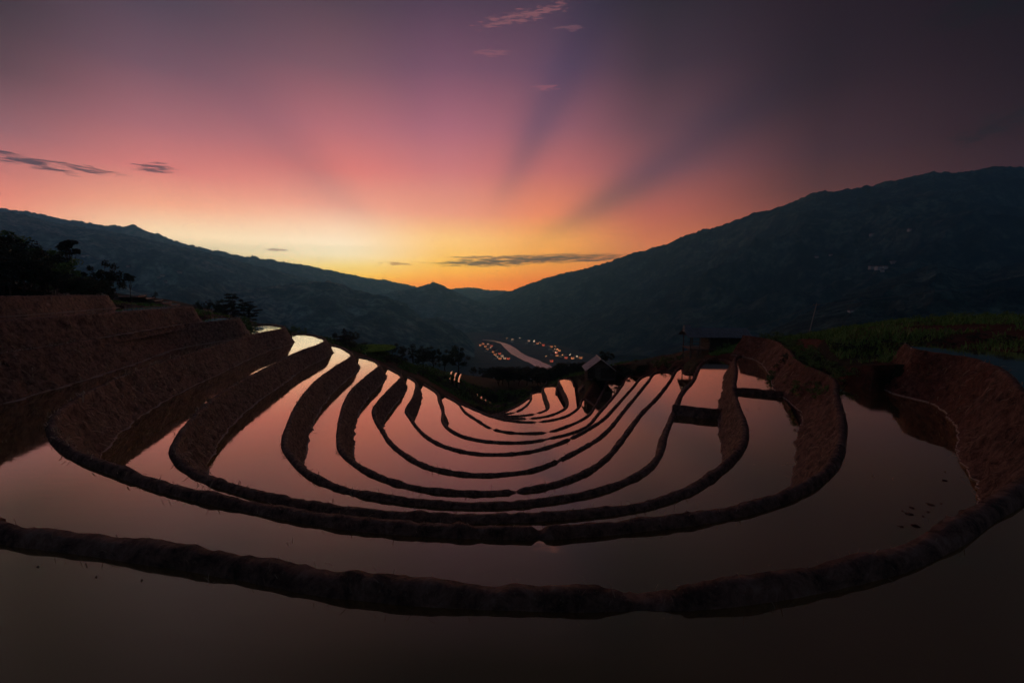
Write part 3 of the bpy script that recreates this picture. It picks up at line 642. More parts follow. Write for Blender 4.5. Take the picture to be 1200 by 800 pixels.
# river on the valley floor
ZR = -204.0
ctr = [(566, 398), (578, 399.5), (590, 402.5), (598, 408), (607, 415), (620, 421), (634, 427.5), (650, 436)]
wid = [10, 18, 34, 40, 42, 44, 44, 44]
rp = np.array([at_z(*q, ZR)[:2] for q in ctr]); rc = catmull(rp, 15.0); rs = np.linspace(0, 1, len(rc)); ww = np.interp(rs, np.linspace(0, 1, len(wid)), wid)
tn = np.gradient(rc, axis=0); tn /= np.linalg.norm(tn, axis=1)[:, None]; nn = np.stack([-tn[:, 1], tn[:, 0]], 1)
ww = ww * (1 + .18 * fbm(np.column_stack([rs * 30, rs * 0, rs * 0]), 3, 4))
rows = [np.column_stack([rc + nn * (ww * q)[:, None], np.full(len(rc), ZR)]) for q in (-.5, .5)]
V_ = np.stack(rows, 1).reshape(-1, 3)
ro = mesh_obj('river', V_, grid_faces(len(rc), 2), RIVER); ro['kind'] = 'structure'
VALLEY = simple('valley_fields', (.075, .075, .05), .95, .5, .02, .2)
vx = np.linspace(-700, 700, 80); vy = np.linspace(900, 4200, 120); VX, VY = np.meshgrid(vx, vy, indexing='ij')
vz = ZR - .7 + 9 * np.clip((np.abs(VX) - 260) / 300, 0, 1) + .4 * fbm(np.column_stack([VX.ravel(), VY.ravel(), 0 * VX.ravel()]) / 60, 3, 8).reshape(VX.shape)
vf = mesh_obj('valley_floor', np.column_stack([VX.ravel(), VY.ravel(), vz.ravel()]), grid_faces(80, 120), VALLEY, smooth=True); vf['kind'] = 'structure'

# ------------------------------------------------------------------ haze over the valley
mb = MB().box((0, (HAZE_FRONT - 1600) / 2, (HAZE_TOP - 270) / 2), (11000, HAZE_FRONT + 1600, HAZE_TOP + 270)); hzm = bpy.data.materials.new('haze_air'); hzm.use_nodes = True
t = hzm.node_tree; t.nodes.clear(); pv = t.nodes.new('ShaderNodeVolumePrincipled'); mo = t.nodes.new('ShaderNodeOutputMaterial')
pv.inputs['Color'].default_value = (.20, .60, .98, 1); pv.inputs['Density'].default_value = HAZE; pv.inputs['Anisotropy'].default_value = .62
t.links.new(pv.outputs[0], mo.inputs['Volume'])
ho = mb.build('haze', hzm); ho['kind'] = 'stuff'
tag(ho, 'thin bluish evening haze hanging over the whole valley', 'haze')

# ------------------------------------------------------------------ straw and grass on the bunds
def blades(pos, out, lens, width, m, name, parent, droop=.5, seed=1):
    rng = np.random.default_rng(seed); n = len(pos)
    side = np.column_stack([-out[:, 1], out[:, 0], rng.normal(0, .25, n)]); side /= np.linalg.norm(side, axis=1)[:, None] + 1e-9
    w = width[:, None]; mid = pos + out * (lens * .55)[:, None]; tip = pos + out * lens[:, None]; tip[:, 2] -= droop * lens
    V_ = np.stack([pos - side * w, pos + side * w, mid + side * w * .7, mid - side * w * .7, tip], 1).reshape(-1, 3)
    b = (np.arange(n) * 5)[:, None]
    f = np.concatenate([b + np.array([[0, 1, 2]]), b + np.array([[0, 2, 3]]), b + np.array([[3, 2, 4]])])
    return mesh_obj(name, V_, f, m, parent, kind='stuff')
for ki, k in enumerate(ORDER):
    A_, nrm, nt_ = FACE_PTS[k]; ns, m = A_.shape[:2]; rng = np.random.default_rng(300 + ki)
    r = np.hypot(A_[:, 0, 0], A_[:, 0, 1]); seg = np.gradient(np.cumsum(np.concatenate([[0], np.linalg.norm(np.diff(A_[:, 4, :2], axis=0), axis=1)])))
    drop = LOW[k] - LV[k]
    wgt = seg * np.clip(1.3 - r / 90, .15, 1); wgt /= wgt.sum()
    n = int({'V': 3500, 'W': 5000, 'A': 9000, 'B': 9000, 'C': 6500, 'D': 4500, 'E': 3000, 'F': 1800}.get(k, 700))
    i = rng.choice(ns, n, p=wgt); top = rng.random(n) < .30
    j = np.where(top, rng.integers(2, nt_, n), rng.integers(nt_, m - 3, n))
    clump = fbm(A_[i, j] * .8, 3, 400 + ki) + rng.normal(0, .25, n); keep = (clump > .06) & ((A_[i, j, 0] < 4) | (rng.random(n) < .12))
    i, j, top = i[keep], j[keep], top[keep]; n = len(i)
    p = A_[i, j] + rng.normal(0, .02, (n, 3)); nn3 = np.column_stack([nrm[i], np.zeros(n)])
    out = np.where(top[:, None], rng.normal(0, .6, (n, 3)) + np.array([0, 0, .7]), nn3 * .7 + rng.normal(0, .45, (n, 3)) + np.array([0, 0, -.25]))
    out /= np.linalg.norm(out, axis=1)[:, None]
    rr = np.hypot(p[:, 0], p[:, 1])
    lens = rng.uniform(.05, .17, n) * np.clip(rr / 9, .55, 1.9) * np.where(rng.random(n) < .04, 2.0, 1); w = np.clip(.0007 * rr, .0016, .018) * rng.uniform(.6, 1.3, n)
    blades(p, out, lens, w, STRAW, 'straw', BUND_OBJ[k], .35, ki)

SCUM = simple('dried_scum', (.46, .36, .29), .8, .35, 9)
for ki, k in enumerate(ORDER[:8]):
    A_, nrm, nt_ = FACE_PTS[k]; ns, m = A_.shape[:2]; zl = -LOW[k]; q0 = np.zeros((ns, 2))
    for i in range(ns):
        zc_ = A_[i, nt_:, 2]; j = int(np.argmax(zc_ < zl)); j = max(1, j); z0_, z1_ = zc_[j - 1], zc_[j]; t_ = np.clip((z0_ - zl) / (z0_ - z1_ + 1e-6), 0, 1)
        q0[i] = A_[i, nt_ + j - 1, :2] * (1 - t_) + A_[i, nt_ + j, :2] * t_
    rr = np.hypot(q0[:, 0], q0[:, 1]); nz_ = fbm(np.column_stack([q0 * 1.7, 0 * rr]), 4, 600 + ki)
    wd = np.clip(.0022 * rr, .012, .10) * np.clip(.7 + 2.0 * nz_, 0, 1.8) * np.where(q0[:, 0] > 3, .15, 1) * (np.where(q0[:, 0] < -12, 2.4, 1) if k in 'VWA' else 1)
    rows = [np.column_stack([q0 + nrm * (d_ * wd - .03 * (d_ < 0))[:, None], np.full(ns, zl + h_)]) for d_, h_ in ((-1.0, .02), (0, .03), (1.0, .006))]
    o = mesh_obj('dried_scum_line', np.stack(rows, 1).reshape(-1, 3), grid_faces(ns, 3), SCUM, BUND_OBJ[k], True)

# ------------------------------------------------------------------ grass on the mound and the green plots
def meadow(name, cx, cy, rx, ry, n, h0, h1, m, label, seed, thr=-.15, zfix=None):
    rng = np.random.default_rng(seed); a = rng.random(n) * 2 * math.pi; q = np.sqrt(rng.random(n))
    x_ = cx + rx * q * np.cos(a); y_ = cy + ry * q * np.sin(a)
    nse = fbm(np.column_stack([x_, y_, 0 * x_]) * .5, 3, seed); zc = cap(x_, y_); zz = hill(x_, y_)
    keep = (nse > thr) & (zz < zc + .05); x_, y_, zz = x_[keep], y_[keep], zz[keep]; n = len(x_)
    if zfix is not None: zz = np.full(n, zfix)
    p = np.column_stack([x_, y_, zz - .03]); out = rng.normal(0, .38, (n, 3)); out[:, 2] = 1; out /= np.linalg.norm(out, axis=1)[:, None]
    rr = np.hypot(x_, y_)
    o = blades(p, out, rng.uniform(h0, h1, n) * (1 + .8 * np.clip(nse[keep], 0, 1)), np.clip(.0007 * rr, .008, .05), m, name, None, .3, seed)
    tag(o, label, 'grass')
meadow('grass', 19.5, 27, 6.5, 11, 16000, .18, .5, GRASS, 'tufted green grass growing over the mound beside the paddies', 51)
meadow('grass', 32, 34, 13, 13, 15000, .2, .5, GRASS, 'rough grass on the slope behind the mound', 52)
meadow('grass', 27, 47, 5.5, 5, 7000, .25, .4, GRASS, 'even bright green field beside the long dark shed', 53, -9)
GREENER = leaf_mat('young_rice', (.42, .56, .07))  # leaf colour raised to carry the sunlit brightness of the knoll
kp = ctl(432, 409, 72); tess([(kp[0] + 3.9 * math.cos(a_ * .3491), kp[1] + 5.0 * math.sin(a_ * .3491)) for a_ in range(18)], kp[2] + .12, 'paddy_water', WATER); meadow('young_rice', kp[0], kp[1], 4.2, 5.3, 11000, .16, .30, GREENER, 'plot of bright yellow green young rice on the knoll', 54, -9, kp[2] + .12)
meadow('grass', -22, 74, 12, 10, 9000, .3, .8, GRASS, 'dark rough grass around the bright rice knoll', 55)
meadow('grass', -52, 66, 12, 14, 8000, .3, .7, GRASS, 'grass on the slope below the silver terraces', 56)
meadow('grass', -30, 40, 5, 6, 3000, .2, .5, GRASS, 'grass between the top banks and the dark trees', 57)

# ------------------------------------------------------------------ trees and shrubs
def leaf_cloud(cl, per, size, rng, flat=1.0, tri=False):
    """cl: clump centres + radius (x, y, z, r); leaf-sized quads spread through each clump"""
    cl = np.array(cl); idx = np.repeat(np.arange(len(cl)), per); n = len(idx)
    d = rng.normal(0, 1, (n, 3)); d /= np.linalg.norm(d, axis=1)[:, None]; d *= (rng.random(n) ** .45)[:, None]; d[:, 2] *= flat
    c = cl[idx, :3] + d * cl[idx, 3:4]
    a = rng.normal(0, 1, (n, 3)); a /= np.linalg.norm(a, axis=1)[:, None]; b = np.cross(a, rng.normal(0, 1, (n, 3))); b /= np.linalg.norm(b, axis=1)[:, None]
    sz = (size * rng.uniform(.6, 1.4, n))[:, None]
    V_ = np.stack([c - a * sz, c + b * sz * .45, c + a * sz, c - b * sz * .45], 1).reshape(-1, 3)
    return V_, (np.arange(n) * 4)[:, None] + np.arange(4)[None]
def mesh_data(name, v, f, m, smooth=False):
    me = bpy.data.meshes.new(name); me.from_pydata(v.tolist() if isinstance(v, np.ndarray) else v, [], f.tolist() if isinstance(f, np.ndarray) else f); me.update(); me.materials.append(m); return me
def trunk_data(rng, h, r, limbs, bend=.05, z0=-.06):
    mb = MB(); pts = [Vector((0, 0, z0))]
    for i in range(1, 6): pts.append(Vector((rng.normal(0, bend) * i / 5, rng.normal(0, bend) * i / 5, h * i / 5)))
    for i in range(5): mb.bar(pts[i], pts[i + 1], r * (1 - i * .15), r * (1 - (i + 1) * .15), 7)
    for e in limbs:
        zt = min(max(e[2] * .62, h * .25), h * .95); k = min(4, int(zt / h * 5)); base = pts[k].lerp(pts[k + 1], zt / h * 5 - k) if k < 5 else pts[5]
        mb.bar(base, Vector(e[:3]), r * .38, r * .1, 5)
    return mesh_data('trunk', mb.v, mb.f, BARK)
def make_broad(seed, m, wide=.36):
    rng = np.random.default_rng(seed); cl = []
    for i in range(30):
        d = rng.normal(0, 1, 3); d /= np.linalg.norm(d); q = rng.random() ** .4
        z_ = .60 + d[2] * .33 * q; w_ = wide * (1.05 - .7 * abs(z_ - .52)) * (1 + .25 * math.sin(3 * math.atan2(d[1], d[0]) + seed))
        cl.append((d[0] * w_ * q, d[1] * w_ * q, z_, rng.uniform(.06, .13)))
    v, f = leaf_cloud(cl, 95, .022, rng, .8)
    return trunk_data(rng, .62, .022, cl[:9]), mesh_data('crown', v, f, m)
def make_pine(seed, m, bare=.35, flat=.45):
    rng = np.random.default_rng(seed); cl = []
    tiers = 7
    for t in range(tiers):
        z_ = bare + (1 - bare) * (t + .3) / tiers; R_ = .24 * (1 - .72 * (t / tiers) ** 1.5) * rng.uniform(.75, 1.15)
        for k in range(6 if t < tiers - 1 else 3):
            a = k * 1.047 + t * .6 + rng.normal(0, .25); q = rng.uniform(.45, 1.0)
            cl.append((math.cos(a) * R_ * q, math.sin(a) * R_ * q, z_ + rng.normal(0, .015), rng.uniform(.05, .085)))
    v, f = leaf_cloud(cl, 46, .021, rng, flat)
    return trunk_data(rng, .97, .018, [c for c in cl if rng.random() < .5], .02), mesh_data('crown', v, f, m)
def make_umbrella_pine(seed, m):
    rng = np.random.default_rng(seed); cl = []
    for i in range(22):
        a = rng.random() * 6.28; q = rng.random() ** .6 * .115; t = rng.random()
        cl.append((math.cos(a) * q * (1.1 - .5 * t), math.sin(a) * q * (1.1 - .5 * t), .80 + .17 * t, rng.uniform(.035, .06)))
    v, f = leaf_cloud(cl, 90, .019, rng, .5)
    return trunk_data(rng, .90, .014, cl[:10], .012), mesh_data('crown', v, f, m)
def make_shrub(seed, m):
    rng = np.random.default_rng(seed); cl = []
    for i in range(22):
        a = rng.random() * 6.28; q = math.sqrt(rng.random()) * .48; z_ = rng.uniform(.12, .85) * (1 - .5 * q)
        cl.append((math.cos(a) * q, math.sin(a) * q, z_, rng.uniform(.09, .17)))
    v, f = leaf_cloud(cl, 52, .034, rng, .9)
    mb = MB()
    for e in cl[:10]: mb.bar((e[0] * .15, e[1] * .15, -.08), e[:3], .014, .005, 5)
    return mesh_data('stem', mb.v, mb.f, BARK), mesh_data('crown', v, f, m)
KIT = {'broad': [make_broad(i, LEAF_D, .30 + .04 * i) for i in range(4)], 'green': [make_broad(20 + i, LEAF_G, .38) for i in range(2)],
       'pine': [make_pine(40 + i, LEAF_P) for i in range(3)], 'umbrella': [make_umbrella_pine(60 + i, LEAF_P) for i in range(2)],
       'shrub': [make_shrub(80 + i, LEAF_D) for i in range(3)], 'gshrub': [make_shrub(90 + i, LEAF_G) for i in range(3)]}
NAME = {'broad': 'broadleaf_tree', 'green': 'broadleaf_tree', 'pine': 'pine_tree', 'umbrella': 'pine_tree', 'shrub': 'shrub', 'gshrub': 'shrub'}
def plant(kind, x_, y_, h, label, group=None, wide=1.0, z_=None):
    st, cr = random.choice(KIT[kind]); z_ = hz(x_, y_) if z_ is None else z_
    e = empty(NAME[kind], (x_, y_, z_), random.uniform(0, 6.28)); e.scale = (h * wide, h * wide, h)
    for nm, me in (('stem' if 'shrub' in kind else 'trunk', st), ('crown', cr)):
        o = bpy.data.objects.new(nm, me); COL.objects.link(o); o.parent = e
    return tag(e, label, 'shrub' if 'shrub' in kind else 'tree', group)
def plant_px(kind, px, top, Y, label, group=None, wide=1.0, hmin=.5):
    d = ray(px, HZ); x_ = d[0] / d[1] * Y; z_ = hz(x_, Y); zt = at_y(px, top, Y)[2]
    return plant(kind, x_, Y, max(hmin, zt - z_), label, group, wide, z_)
# wooded slope above the top bank
rt = random.Random(3)
SIL = [(-60, 240), (0, 261), (30, 273), (60, 290), (85, 313), (105, 325), (130, 342)]
WL = 'dark leafy tree crowded in the wood above the topmost bank'
for i in range(72):
    px = rt.uniform(-60, 124); Y = rt.uniform(34, 54); base = float(np.interp(px, [q[0] for q in SIL], [q[1] for q in SIL]))
    t_ = base + (54 - Y) * rt.uniform(.0, 2.0) + rt.uniform(0, 8)
    kd = rt.choice(['broad', 'broad', 'broad', 'green', 'pine'])
    plant_px(kd, px, min(t_, 334), Y, {'broad': WL, 'green': 'lighter green leafy tree mixed into the dark wood above the topmost bank', 'pine': 'dark spreading pine mixed into the wood above the topmost bank'}[kd], 'trees of the wooded slope', 1.25, 2.0)
for px in (2, 18, 36, 52, 70, 92, 110, 126): plant_px('shrub', px, 334 + rt.uniform(-4, 6), 36.5 + rt.uniform(0, 3), 'low dark shrub along the foot of the wood above the top bank', 'shrubs at the foot of the wood', 1.3, .8)
plant_px('umbrella', 87, 281, 58, 'tall thin pine with bare trunk and small flat crown rising above the wood')
plant_px('broad', 121, 302, 56, 'dense dark rounded tree at the open end of the wood', None, .8)
plant_px('umbrella', 153, 320, 74, 'lone flat topped pine standing behind the silver terraces')
plant_px('shrub', 113, 318, 52, 'pale bushy shrub at the corner of the top bank', None, .9)
for px, tp, Y in ((182, 341, 118), (232, 352, 92), (243, 350, 96), (252, 354, 90)): plant_px('broad', px, tp, Y, 'small dark tree at the edge of the silver terraces', 'small trees by the silver terraces', .8)
plant_px('pine', 272, 342, 62, 'dark bushy pine, tallest of the clump behind the bright paddy tips', None, 1.2)
plant_px('pine', 290, 352, 63, 'shorter dark pine leaning out of the clump behind the bright paddy tips', None, 1.5)
plant_px('broad', 262, 349, 66, 'rounded dark tree beside the bushy pine clump', None, .9)
for px, tp, Y in ((282, 366, 45), (289, 372, 47), (336, 377, 62), (350, 381, 64)): plant_px('gshrub', px, tp, Y, 'green shrub on the rim just behind the bright paddy tips', 'shrubs on the far rim', 1.0)
# knoll and spur below the far rim
for px, tp, Y, kd in ((402, 384, 88, 'pine'), (412, 386, 92, 'broad'), (390, 389, 86, 'broad'), (458, 400, 92, 'broad'), (470, 404, 88, 'broad'), (482, 402, 96, 'pine'), (494, 405, 100, 'broad'), (506, 404, 104, 'broad'), (520, 408, 108, 'broad'), (488, 412, 84, 'broad')):
    plant_px(kd, px, tp, Y, 'dark tree in the wood below the bright rice knoll', 'wood below the rice knoll', 1.0)
plant_px('broad', 536, 402, 112, 'large dark round tree standing out against the valley', None, 1.0)
for px, tp, Y in ((462, 419, 70), (474, 425, 70), (448, 415, 69), (508, 428, 78), (496, 424, 76), (520, 443, 78), (530, 452, 78), (541, 456, 80)): plant_px('gshrub', px, tp, Y, 'rounded bush on the slope just outside the terrace rim', 'bushes outside the rim', 1.2)
for i in range(70):
    px = rt.uniform(548, 700); Y = rt.uniform(92, 175); d = ray(px, HZ); x_ = d[0] / d[1] * Y; z_ = hz(x_, Y); h = rt.uniform(4.5, 8)
    top = at_y(px, 429 if px < 655 else 424, Y)[2]
    if 546 < px < 585 and Y < 104: continue
    plant('broad', x_, Y, max(2.5, min(h, top - z_)), 'dark tree in the wood between the lowest paddies and the river', 'wood above the river', 1.25, z_)
for i in range(90):
    px = rt.uniform(395, 720); Y = rt.uniform(64, 98); d = ray(px, HZ); x_ = d[0] / d[1] * Y; z_ = hz(x_, Y)
    if (546 < px < 590 and Y < 100) or (415 < px < 450 and Y < 84) or (524 < px < 548) or (675 < px < 725): continue
    if cap(np.array([x_]), np.array([Y]))[0] < z_ + 1.2: continue
    plant('shrub', x_, Y, rt.uniform(.7, 1.6), 'low dark bush on the steep slope below the terrace rim', 'bushes on the slope below the rim', 1.9, z_)
meadow('grass', 2, 84, 24, 18, 15000, .3, .8, GRASS, 'dark grass on the steep slope below the terrace rim', 58)
# hut surroundings and the right-hand mound
for q, (x_, y_) in enumerate(((13.7, 18.4), (14.3, 20), (14.9, 21.6), (15.2, 22.8), (15.9, 24.4), (16.6, 25.8), (17.4, 27.2), (18.1, 28.6), (18.8, 30), (19.4, 31.6), (20, 33.2), (20.6, 35), (20.5, 37), (15.6, 20.8), (16.6, 23.6))):
    plant('gshrub', x_ + rt.uniform(.1, .7), y_, rt.uniform(.5, .95), 'dense green bush crowding the crest where the second bund climbs to the mound', 'bushes on the crest of the second bund', 1.6, -3.75)
for px, tp, Y in ((684, 436, 66), (722, 430, 66), (728, 424, 64), (740, 430, 62), (748, 427, 66), (762, 428, 62)): plant_px('shrub', px, tp, Y, 'dark shrub beside the little gabled hut', 'shrubs by the hut', 1.2)
plant_px('broad', 712, 409, 72, 'dark tree behind the little gabled hut', None, 1.1)
for px, tp, Y in ((774, 416, 58), (786, 412, 56), (800, 414, 54), (846, 404, 50), (856, 399, 50), (868, 402, 46), (880, 398, 44), (888, 402, 41)): plant_px('gshrub', px, tp, Y, 'leafy shrub in front of the long dark shed', 'shrubs by the long shed', 1.1)
for px, tp, Y in ((930, 394, 38), (942, 390, 36), (955, 388, 36), (970, 386, 34), (984, 382, 34), (998, 386, 32), (1010, 381, 32), (1022, 386, 31), (1034, 383, 32), (1048, 388, 30), (1062, 386, 30), (1078, 392, 29), (1096, 398, 28), (1116, 402, 27), (1136, 404, 26), (1160, 402, 27), (1185, 404, 26), (1210, 404, 26)): plant_px('gshrub', px, tp, Y, 'bushy green shrub growing along the top of the mound', 'shrubs on the mound', 1.15)
for px, tp, Y in ((936, 408, 27), (952, 414, 24), (968, 416, 23), (985, 412, 23), (1004, 418, 22), (1024, 420, 21.5), (1046, 418, 21.5), (1066, 421, 20.5), (1090, 416, 20), (1112, 410, 20), (1150, 408, 19.5), (1190, 412, 18)): plant_px('shrub', px, tp, Y, 'low dark shrub overhanging the end of the outer paddies', 'shrubs by the outer paddies', 1.5, .5)
for px, tp, Y in ((925, 428, 26.5), (940, 436, 23.5), (955, 441, 21), (968, 444, 19.6), (978, 447, 18.4), (946, 428, 25), (962, 432, 22.5)): plant_px('gshrub', px, tp, Y, 'tangled green bush on the bank where the second bund meets the mound', 'bushes where the second bund ends', 1.4, .6)

# ------------------------------------------------------------------ small far paddies catching the sky
def sliver(px4, Y, lift=.12):
    c = np.mean(np.array(px4), 0); zc = at_y(c[0], c[1], Y)[2]
    poly = [at_z(px, py, zc)[:2] for px, py in px4]
    return tess(poly, zc, 'paddy_water', WATER), poly, zc
def ledge(poly, zc, drop, label, group, rim=.45):
    """earth step that carries a small paddy: a low rim around it and a bank below"""
    n = len(poly); c = np.mean(np.array(poly), 0); mb = MB(); out = []
    for p in poly:
        v = np.array(p) - c; L = np.linalg.norm(v); out.append((c + v * (1 + rim / L), c + v * (1 + (2 * rim + drop * .6) / L), np.array(p)))
    for ring, zz in ((2, -.05), (0, .03), (1, -drop)): mb.v += [(o[ring][0], o[ring][1], zc + zz) for o in out]
    for i in range(n):
        j = (i + 1) % n; mb.f += [(i, j, n + j, n + i), (n + i, n + j, 2 * n + j, 2 * n + i)]
    tag(mb.build('earth_ledge', MUD), label, 'earth bank', group)
for i in range(6):
    y0 = 345.6 + 2.7 * i; x0 = 139 + 7.6 * i; x1 = 166 + 9.4 * i; Y = 112 - 7.0 * i
    q = [(x0, y0 + .75), (x1 - 4, y0 + .95), (x1 + 3, y0 + .5), (x1 + 6, y0 - .4), ((x0 + x1) / 2, y0 - .75), (x0 + 1, y0 - .6)]
    o, pl, zc = sliver(q, Y); ledge(pl, zc, .25, 'narrow stepped ledge holding a silver strip of water behind the wood', 'silver stepped paddies', .12)
for i in range(6):
    x0 = 551.5 + 5.0 * i; y0 = 458 + 3.2 * i; y1 = 467.5 + 2.4 * i
    q = [(x0, y1), (x0 + 2.6, y1 + 1.2), (x0 + 3.6, y0 + 3), (x0 + 3.2, y0), (x0 + .9, y0 + 1.0)]
    o, pl, zc = sliver(q, 90 - i); ledge(pl, zc, .9, 'tiny mud ledge with a pale sliver of water below the far rim', 'pale slivers below the rim')
for i in range(3):
    x0 = 527 + 5.2 * i; y0 = 434.5 + 1.7 * i
    q = [(x0 - .9, y0 + 7.5), (x0 - .2, y0 + 9.6), (x0 + .9, y0 + 9.9), (x0 + 1.2, y0 + 6), (x0 + 2.6, y0 + 2), (x0 + 3.2, y0), (x0 + 1.4, y0 + 1.2), (x0 + .1, y0 + 4)]
    o, pl, zc = sliver(q, 86); ledge(pl, zc, .9, 'small mud ledge with a cream sliver of water beside the dark wood', 'cream slivers beside the wood')
for i in range(16):
    px = rt.uniform(1075, 1200); py = rt.uniform(387.5, 398); Y = 62 - (py - 387) * .8; w_ = rt.uniform(4, 11)
    q = [(px - w_, py + .6), (px + w_, py + .5), (px + w_ + 2, py - .3), (px, py - .6), (px - w_ + 1, py - .3)]
    d = ray(px, HZ); x_ = d[0] / d[1] * Y
    o, pl, zc = sliver(q, Y); ledge(pl, zc, 1.0, 'dim wet strip of earth on the dark field beyond the mound', 'wet strips beyond the mound')
o, pl, zc = sliver([(686, 453.6), (705, 453.6), (705, 451.2), (687, 451.4)], 61); ledge(pl, zc, .6, 'narrow bright trough of water on the red bank under the hut', None)
o, pl, zc = sliver([(757, 424.5), (776, 424), (774, 421.6), (760, 422)], 74); ledge(pl, zc, .8, 'small bright pond beyond the terraces, between hut and shed', None)

# ------------------------------------------------------------------ little gabled hut
def roof_sheet(mb, a, b, c, d, ribs, th=.05):
    """ribbed sheet over the quad a-b (eave) c-d (ridge)"""
    a, b, c, d = map(Vector, (a, b, c, d)); up = (b - a).cross(d - a).normalized()
    if up.z < 0: up = -up
    n = ribs * 2 + 1; base = len(mb.v)
    for i in range(n):
        t_ = i / (n - 1); off = up * (.035 if i % 2 else 0)
        p, q = a.lerp(b, t_) + off, d.lerp(c, t_) + off
        mb.v += [tuple(p), tuple(q), tuple(p - up * th), tuple(q - up * th)]
    for i in range(n - 1):
        k = base + 4 * i; l = k + 4
        mb.f += [(k, l, l + 1, k + 1), (k + 2, k + 3, l + 3, l + 2), (k, k + 2, l + 2, l), (k + 1, l + 1, l + 3, k + 3)]
    return mb
hx, hy = at_y(701, 440, 61)[:2]; hzr = -11.42
hut = empty('hut', (hx, hy, hzr), R(-2)); hut.scale = (.9, .78, .84); tag(hut, 'little wooden hut with grey gabled roof on the red bank above the lowest paddies', 'hut')
w2, d2, hw, rr_ = 1.85, 2.0, 1.65, 1.5
mb = MB()
for i in range(9):
    x_ = -w2 + 2 * w2 * (i + .5) / 9
    for y_ in (-d2, d2): mb.box((x_, y_, hw / 2 - .2), (2 * w2 / 9 - .03, .07, hw + .4))
for i in range(11):
    y_ = -d2 + 2 * d2 * (i + .5) / 11
    for x_ in (-w2, w2): mb.box((x_, y_, hw / 2 - .2), (.07, 2 * d2 / 11 - .03, hw + .4))
mb.build('wall', WALL_D, hut)
for y_ in (-d2, d2): MB().poly([(-w2, y_ - .03, hw), (w2, y_ - .03, hw), (0, y_ - .03, hw + rr_ * .9)], (0, .06, 0)).build('gable', WOOD, hut)
ev = .45; ez = hw - rr_ / w2 * ev
for s_ in (-1, 1):
    mb = MB(); roof_sheet(mb, (s_ * (w2 + ev), -d2 - .6, ez), (s_ * (w2 + ev), d2 + .5, ez), (0, d2 + .5, hw + rr_), (0, -d2 - .6, hw + rr_), 12); mb.build('roof', ROOF, hut)
MB().bar((0, -d2 - .65, hw + rr_ + .03), (0, d2 + .55, hw + rr_ + .03), .09, .09, 7).build('ridge_cap', ROOF, hut)
dr = MB().box((-.35, -d2 - .06, .85), (.85, .05, 1.75)).build('door', WOOD, hut); MB().bar((-.05, -d2 - .12, .85), (-.05, -d2 - .12, 1.0), .02).build('handle', ROOF_D, dr)
wn = MB().box((.85, -d2 - .06, 1.25), (.6, .05, .55)).build('window_shutter', WALL_D, hut)
for x_ in (-w2 - .3, w2 + .3):
    MB().bar((x_, -d2 - .45, -.5), (x_, -d2 - .45, ez + .15), .06).build('post', WOOD, hut)
MB().box((0, -d2 - .35, -.14), (2 * w2 + .5, .6, .12)).build('doorstep', WOOD, hut)

# ------------------------------------------------------------------ long dark shed on posts
sx_, sy_ = at_y(836, 408, 53)[:2]; sz = -7.35
shed = empty('shed', (sx_, sy_, sz), R(-6)); tag(shed, 'long dark shed on posts with low grey roof and open porch', 'shed')
fl, wl, hl, dp = .9, 1.45, 3.2, 1.5
zg = -1.6
mb = MB()
for i in range(14): mb.box((-1.0 + 4.2 * (i + .5) / 14, -dp, fl + wl / 2), (4.2 / 14 - .025, .06, wl))
for i in range(14): mb.box((-1.0 + 4.2 * (i + .5) / 14, dp, fl + wl / 2), (4.2 / 14 - .025, .06, wl))
for x_ in (-1.0, 3.2):
    for i in range(10): mb.box((x_, -dp + 2 * dp * (i + .5) / 10, fl + wl / 2), (.06, 2 * dp / 10 - .025, wl))
mb.build('wall', WALL_D, shed)
MB().box((0, 0, fl - .06), (2 * hl, 2 * dp + .1, .12)).build('floor', WOOD, shed)
for x_ in (-3.1, -2.05, -.95, 1.1, 3.15):
    for y_ in (-dp, dp): MB().bar((x_, y_, zg), (x_, y_, fl + wl + .1), .07, .07).build('post', WOOD, shed)
for z_ in (fl + .45, fl + .85): MB().bar((-3.1, -dp - .02, z_), (-.95, -dp - .02, z_), .035).build('rail', WOOD, shed)
MB().bar((-3.1, -dp, zg + .4), (-2.05, -dp, fl - .1), .04).build('brace', WOOD, shed)
eave = fl + wl - .05; rz_ = eave + .95
for s_ in (-1, 1):
    mb = MB(); roof_sheet(mb, (-hl - .4, s_ * (dp + .55), eave), (hl + .5, s_ * (dp + .55), eave), (hl + .5, 0, rz_), (-hl - .4, 0, rz_), 20); mb.build('roof', ROOF_D, shed)
mb = MB().poly([(-hl - .35, -.9, rz_ - .45), (-hl - .35, .9, rz_ - .45), (-hl - .35, 0, rz_ + .35)], (.8, 0, 0)); mb.build('gable_cap', ROOF_D, shed)
for x_ in (-hl, hl): MB().poly([(x_, -dp, eave + .05), (x_, dp, eave + .05), (x_, 0, rz_ - .08)], (.05, 0, 0)).build('gable', WALL_D, shed)
lad = MB().bar((-2.4, -dp - 1.0, zg), (-2.4, -dp - .05, fl), .03).bar((-1.95, -dp - 1.0, zg), (-1.95, -dp - .05, fl), .03)
for i in range(6):
    t_ = (i + .5) / 6; lad.bar((-2.4, -dp - 1.0 + .95 * t_, zg + (fl - zg) * t_), (-1.95, -dp - 1.0 + .95 * t_, zg + (fl - zg) * t_), .022)
lad.build('ladder', WOOD, shed)

